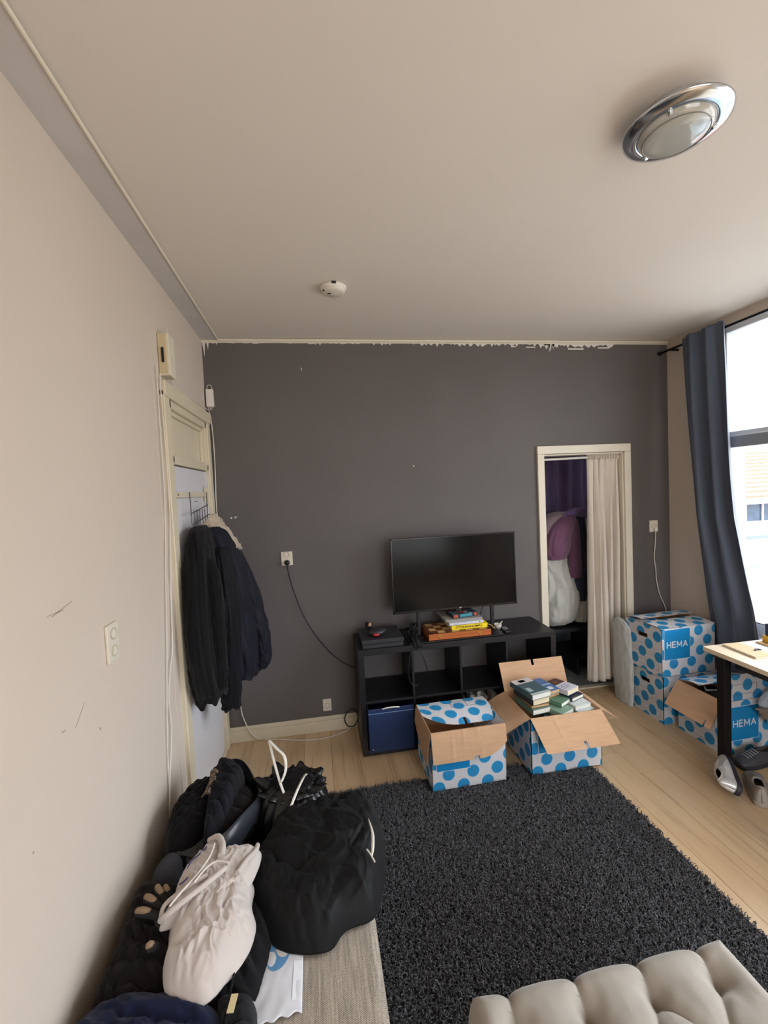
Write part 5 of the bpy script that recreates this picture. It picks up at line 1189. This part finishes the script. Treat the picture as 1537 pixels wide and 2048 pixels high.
# ---------------------------------------------------------------- desk and things on it
def desk():
    t = thing('desk', 'birch topped desk with black legs in front of the window', 'desk', (3.18, -2.3, 0))
    top = M('birch_laminate', (224, 206, 180), .35, var=.05, vscale=5, stretch=(12, 1, 1))
    MB().box((3.182, -2.45, .722), (3.765, -.942, .750)).build('desk_top', top, t, bevel=.001)
    for x, y in ((3.21, -1.062), (3.72, -1.062), (3.21, -2.36), (3.72, -2.36)):
        MB().box((x-.026, y-.026, .004), (x+.026, y+.026, .722)).box((x-.045, y-.045, .716), (x+.045, y+.045, .722)).build('leg', BLACKM, t, bevel=.004)
    MB().box((3.25, -2.3, .66), (3.72, -1.1, .70)).build('under_tray', M('tray_dark', (26, 26, 30), .6), t)
desk()
def on_desk():
    z = .750
    t = thing('notebook', 'speckled tan notebook near the corner of the desk', 'notebook', (3.33, -1.08, z)); t['_o'] = [0, 0, 0]; t.rotation_euler = (0, 0, -.06); t.location = (3.355, -1.085, z)
    MB().box((-.062, -.115, 0), (.062, .115, .003)).box((-.062, -.115, .010), (.062, .115, .013)).build('cover', M('speckled_card', (202, 176, 140), .8, var=.16, vscale=160), t); MB().box((-.060, -.113, .003), (.060, .113, .010)).build('pages', PAPER[1], t)
    p = thing('pen', 'short dark pen lying on the notebook', 'pen', (3.40, -1.115, z+.018)); MB().tube([(3.374, -1.118, z+.018), (3.395, -1.105, z+.018), (3.412, -1.118, z+.018)], [.005, .006, .004], 8).build('barrel', M('pen_navy', (36, 40, 60), .4), p); MB().tube([(3.412, -1.118, z+.018), (3.422, -1.124, z+.017)], [.004, .001], 8).build('pen_tip', STEEL, p)
    t = thing('paper_sheet', 'white paper sheet behind the notebook on the desk', 'paper', (3.5, -1.05, z)); MB().box((3.43, -1.20, z+.0005), (3.60, -.955, z+.002)).build('sheet', M('white_paper2', (226, 226, 230), .7), t)
    t = thing('desk_organiser', 'yellow block with dark upright on a tan board on the desk', 'organiser', (3.62, -1.0, z))
    MB().box((3.53, -1.09, z+.002), (3.70, -.985, z+.012)).build('tan_board', M('tan_board', (186, 152, 104), .6), t, bevel=.001); MB().box((3.575, -1.075, z+.012), (3.665, -.99, z+.052)).build('yellow_block', M('mustard', (206, 158, 40), .5), t, bevel=.003)
    MB().box((3.585, -1.06, z+.052), (3.655, -1.0, z+.13)).build('dark_upright', M('dark_navy_card', (40, 42, 66), .5), t, bevel=.003)
on_desk()
# ---------------------------------------------------------------- shoes
def shoe(label, loc, rot, upper, sole, L_=.27, lace=None, group=None, gloss=.5):
    t = thing('sneaker', label, 'shoe', loc, group); t['_o'] = [0, 0, 0]; t.rotation_euler = rot
    um = M('shoe_%d_%d_%d' % upper, upper, gloss, var=.10, vscale=18, bump=.4, bscale=60, bdist=.002, metal=.25 if gloss < .4 else 0); sm = M('sole_%d_%d_%d' % sole, sole, .6, var=.06, vscale=20)
    def wid(s): return .031+.016*math.sin(min(1, s*1.15)*math.pi*.62)**2*1.15 if s < .9 else (.031+.016)*math.sqrt(max(0, 1-((s-.9)/.115)**2))*.98
    def hi(s): return .082-.006*s if s < .35 else (.080-.050*((s-.35)/.55) if s < .9 else .03*math.sqrt(max(0.02, 1-((s-.9)/.11)**2)))
    def heel(s): return .03+.97*math.sqrt(max(0, 1-(1-s/.10)**2)) if s < .10 else 1
    def f(u, v):
        s = u; w_ = wid(s)*heel(s); h = hi(s)
        a = math.pi*v; x = math.cos(a)*w_*(1+.06*math.sin(a)); z = .022+(math.sin(a)**.7)*h
        if s < .42: x *= 1-.18*math.sin(a)
        return Vector((x, s*L_-L_/2, z+.0015*noise.noise(Vector((u*20, v*12, 1)))))
    hole = lambda u, v: ((u-.275)/.20)**2+((v-.5)/.27)**2 < 1
    sheet('upper', f, 56, 48, .005, [um, M('shoe_lining', (150, 140, 128), .9)], t, hole)
    # collar roll
    P = []
    for k in range(40):
        a = 2*math.pi*k/40; u = .275+.20*math.cos(a); v = .5+.27*math.sin(a); P.append(f(u, v)+Vector((0, 0, .001)))
    MB().tube(P, .0055, 8, closed=True).build('collar', um, t)
    mb = MB(); n = 40; vs = []
    for z, k in ((0, .98), (.008, 1.05), (.020, 1.04), (.026, .98)):
        for i in range(n):
            a = 2*math.pi*i/n; s = .5-.5*math.cos(a); w_ = wid(min(s, .999))*heel(s)+.004; sg = 1 if math.sin(a) >= 0 else -1
            w_ = w_ if 0 < s < 1 else .002
            vs.append((sg*w_*k if abs(math.sin(a)) > .02 else 0, (s-.5)*L_*1.03, z+(.010*max(0, (s-.85)/.15)**2)))
    fs = [(j*n+i, j*n+(i+1) % n, (j+1)*n+(i+1) % n, (j+1)*n+i) for j in range(3) for i in range(n)]+[tuple(range(n))[::-1], tuple(3*n+i for i in range(n))]
    mb.add(vs, fs, 0, True); mb.build('sole', sm, t, weld=False)
    MB().ball((0, -L_*.22, .030), (.028, .065, .006), 14).build('insole', M('insole_dark', (70, 60, 50), .9), t)
    lm = M('lace_%d' % (lace or 200), (lace or 200,)*3, .8)
    for k in range(5):
        s = .50+.065*k; P = [f(s, .5-.17)+Vector((0, 0, .004)), f(s+.01, .5)+Vector((0, 0, .006)), f(s, .5+.17)+Vector((0, 0, .004))]; MB().tube(bez(P, 5), .0032, 6).build('lace', lm, t)
    MB().tube(bez([f(.2, .04)+Vector((.003, 0, 0)), f(.45, .18)+Vector((.004, 0, 0)), f(.7, .05)+Vector((.003, 0, 0))], 6), .003, 6).build('side_stripe', lm, t)
    return t
def shoes():
    shoe('silver white sneaker tipped on its side against the desk leg', (3.115, -1.205, .060), (0, math.radians(-70), math.radians(-34)), (206, 206, 204), (44, 38, 48), .305, 210, gloss=.28)
    shoe('worn grey running shoe standing under the desk', (3.200, -1.275, 0), (0, 0, math.radians(-42)), (150, 142, 134), (156, 142, 130), .285, 120)
    shoe('dark grey shoe with a white stripe lying behind the running shoe', (3.43, -1.062, 0), (0, 0, math.radians(90)), (64, 64, 70), (34, 36, 44), .27, 170)
shoes()
# ---------------------------------------------------------------- closet doorway
def closet():
    t = thing('tension_rod', 'white rod across the top of the closet doorway', 'curtain rod', (3.0, .05, 2.05))
    MB().tube([(DX0+.02, .055, 2.048), (DX1-.02, .055, 2.058)], .010, 10).build('rod', PLAST, t)
    for x in (DX0+.018, DX1-.018): MB().tube([(x-.008, .055, 2.05), (x+.008, .055, 2.05)], .021, 14).build('end_cap', CREAM, t)
    m = M('white_curtain', (214, 204, 192), .85, sheen=.3, var=.03, vscale=6, bump=.15, bscale=250, bdist=.0005)
    c = thing('closet_curtain', 'pleated white curtain pushed to the right side of the closet doorway', 'curtain', (3.2, .06, 2.05))
    def f(u, v):
        z = 2.083-v*(1.99-.05*u)
        xa = 3.058-.022*v; xb = 3.350-.03*math.sin(v*2.5)
        k = u*2*math.pi*5.2+.9*noise.noise(Vector((u*3, v*1.2, 9))); g = .012+.040*min(1, v*2.5)
        # pleats gather into sharper folds lower down
        y = .052+g*math.sin(k+.7*math.sin(v*3+u*4))*(.55+.45*math.sin(u*9+2)**2)+.012*noise.noise(Vector((u*7, v*2, 7)))
        x = xa+(xb-xa)*u+.010*math.cos(k)*min(1, v*4)+.006*math.sin(k*2+v*2)
        if v > .5: y += .02*(v-.5)*math.sin(u*11)
        return Vector((x, y, z))
    sheet('cloth_panel', f, 200, 60, .0018, [m, m], c)
    def f2(u, v): return Vector((3.060+.28*u, .052+.016*math.sin(u*2*math.pi*11+1)-.012, 2.092-v*.055))
    sheet('gathered_header', f2, 120, 4, .002, [m, m], c)
    MB().box((3.13, .018, 2.086), (3.21, .03, 2.098)).build('header_clip', PLAST, c)
    # purple drape and dark garment at the back
    pm = M('purple_velvet', (140, 118, 168), .8, sheen=.5, var=.08, vscale=5)
    def g(u, v): return Vector((3.17+.62*u, .95+.020*math.sin(u*2*math.pi*4.2+.5*v)+.02*noise.noise(Vector((u*5, v*2, 1))), 2.42-v*1.35))
    tag(sheet('purple_drape', g, 90, 30, .003, [pm, pm]), 'purple drape hanging at the back of the closet', 'curtain')
    def g2(u, v): return Vector((2.98+.20*u, .93+.03*math.sin(u*7+v), 2.42-v*1.35))
    dm = M('blue_black_cloth', (30, 32, 44), .85); tag(sheet('dark_garment', g2, 24, 24, .004, [dm, dm]), 'blue-black garment hanging left of the purple drape in the closet', 'garment')
    r = thing('clothes_rail', 'metal rail with clothes at the back of the closet', 'rail', (3.3, .94, 2.42)); MB().tube([(2.42, .94, 2.44), (4.02, .94, 2.44)], .012, 10).build('rail', STEEL, r)
    # stacked laundry on a dark stool
    s = thing('stool', 'dark step stool carrying laundry inside the closet', 'stool', (3.0, .5, 0)); bm_ = M('stool_black', (24, 25, 32), .5)
    MB().box((2.72, .28, .47), (3.36, .78, .50)).build('stool_top', bm_, s, bevel=.004)
    for x in (2.74, 3.30): MB().box((x, .30, .004), (x+.03, .76, .47)).build('side_panel', bm_, s, bevel=.003)
    MB().box((3.14, .34, .18), (3.36, .76, .21)).build('step', bm_, s, bevel=.003); MB().box((3.12, .36, .02), (3.145, .74, .19)).build('side_panel', bm_, s, bevel=.003)
    wm = M('duvet_white', (196, 196, 192), .9, sheen=.3, var=.03, vscale=5)
    o = loft('duvet_bag', [(2.93, .46, .52, .14, .12), (2.945, .45, .58, .20, .17), (2.95, .45, .72, .225, .19), (2.945, .45, .90, .215, .185), (2.93, .46, 1.08, .19, .17), (2.92, .46, 1.25, .165, .15), (2.92, .46, 1.38, .13, .12), (2.92, .46, 1.44, .08, .08)], wm, None, 130, .045, 4, 51, 2.6, rough=.003)
    tag(o, 'big white duvet bundle standing on the stool in the closet', 'duvet')
    o = loft('dusty_shawl', [(2.84, .42, 1.26, .10, .10), (2.86, .42, 1.38, .115, .11), (2.93, .44, 1.50, .11, .11), (3.02, .45, 1.565, .06, .08), (3.09, .46, 1.57, .03, .05)], M('dusty_pink_knit', (146, 124, 134), .95, sheen=.4, var=.12, vscale=12), None, 70, .03, 11, 52, 2, rough=.003)
    tag(o, 'dusty pink knit draped over the top of the white duvet bundle', 'shawl')
    pl = M('plum_cotton', (112, 72, 100), .9, sheen=.35, var=.08, vscale=8)
    o = loft('plum_sweater', [(2.90, .30, 1.15, .085, .04), (2.905, .295, 1.22, .115, .06), (2.92, .30, 1.34, .12, .07), (2.99, .33, 1.46, .11, .07), (3.05, .36, 1.53, .08, .05)], pl, None, 70, .022, 9, 53, 1.5, rough=.002)
    tag(o, 'plum sweater hanging on the front left of the laundry bundle', 'sweater')
    o = loft('plum_trousers', [(3.085, .30, .97, .065, .03), (3.085, .30, 1.10, .062, .035), (3.08, .31, 1.30, .062, .04), (3.075, .34, 1.46, .07, .05), (3.07, .37, 1.55, .05, .05)], M('dark_plum_cotton', (92, 56, 82), .9, sheen=.3), None, 60, .016, 9, 54, 1.5, rough=.002)
    tag(o, 'dark plum trousers hanging beside the plum sweater in the closet', 'trousers')
    o = loft('lilac_scarf', [(3.02, .36, 1.52, .03, .03), (3.10, .37, 1.56, .045, .035), (3.20, .39, 1.57, .05, .04), (3.30, .41, 1.56, .045, .04)], M('lilac_cotton', (116, 92, 146), .9, sheen=.4), None, 40, .012, 9, 55, 2, rough=.002, axis='n')
    tag(o, 'lilac scarf over the top of the laundry in the closet', 'scarf')
    o = loft('navy_jeans', [(3.165, .33, .74, .035, .03), (3.16, .33, .85, .06, .04), (3.155, .33, 1.1, .065, .045), (3.16, .35, 1.35, .07, .05), (3.17, .38, 1.52, .06, .05)], M('navy_denim', (40, 44, 66), .9, var=.1, vscale=30), None, 60, .018, 9, 56, 1.5, rough=.002)
    tag(o, 'navy trousers hanging right of the plum ones in the closet', 'trousers')
    o = loft('grey_bundle', [(3.27, .42, 1.05, .06, .07), (3.28, .42, 1.15, .10, .10), (3.28, .42, 1.30, .10, .10), (3.27, .42, 1.45, .09, .09), (3.27, .42, 1.50, .05, .05)], M('pale_grey_cotton', (168, 170, 172), .9, sheen=.3), None, 60, .02, 9, 57, 1.5, rough=.002)
    tag(o, 'pale grey clothes bundle partly behind the white curtain', 'bundle')
    o = loft('white_blanket', [(3.19, .40, .53, .06, .07), (3.20, .40, .62, .075, .08), (3.19, .40, .74, .07, .08), (3.16, .41, .88, .05, .06), (3.15, .41, .92, .02, .03)], wm, None, 60, .03, 11, 58, 2, rough=.003)
    tag(o, 'crumpled white blanket on the stool right of the duvet bundle', 'blanket')
    k = thing('stacked_crates', 'dark crates standing behind the laundry in the closet', 'crates', (3.4, .6, 0)); 
    for z in (.51, .80): MB().box((3.10, .56, z), (3.62, .84, z+.26)).build('crate', bm_, k, bevel=.006)
closet()
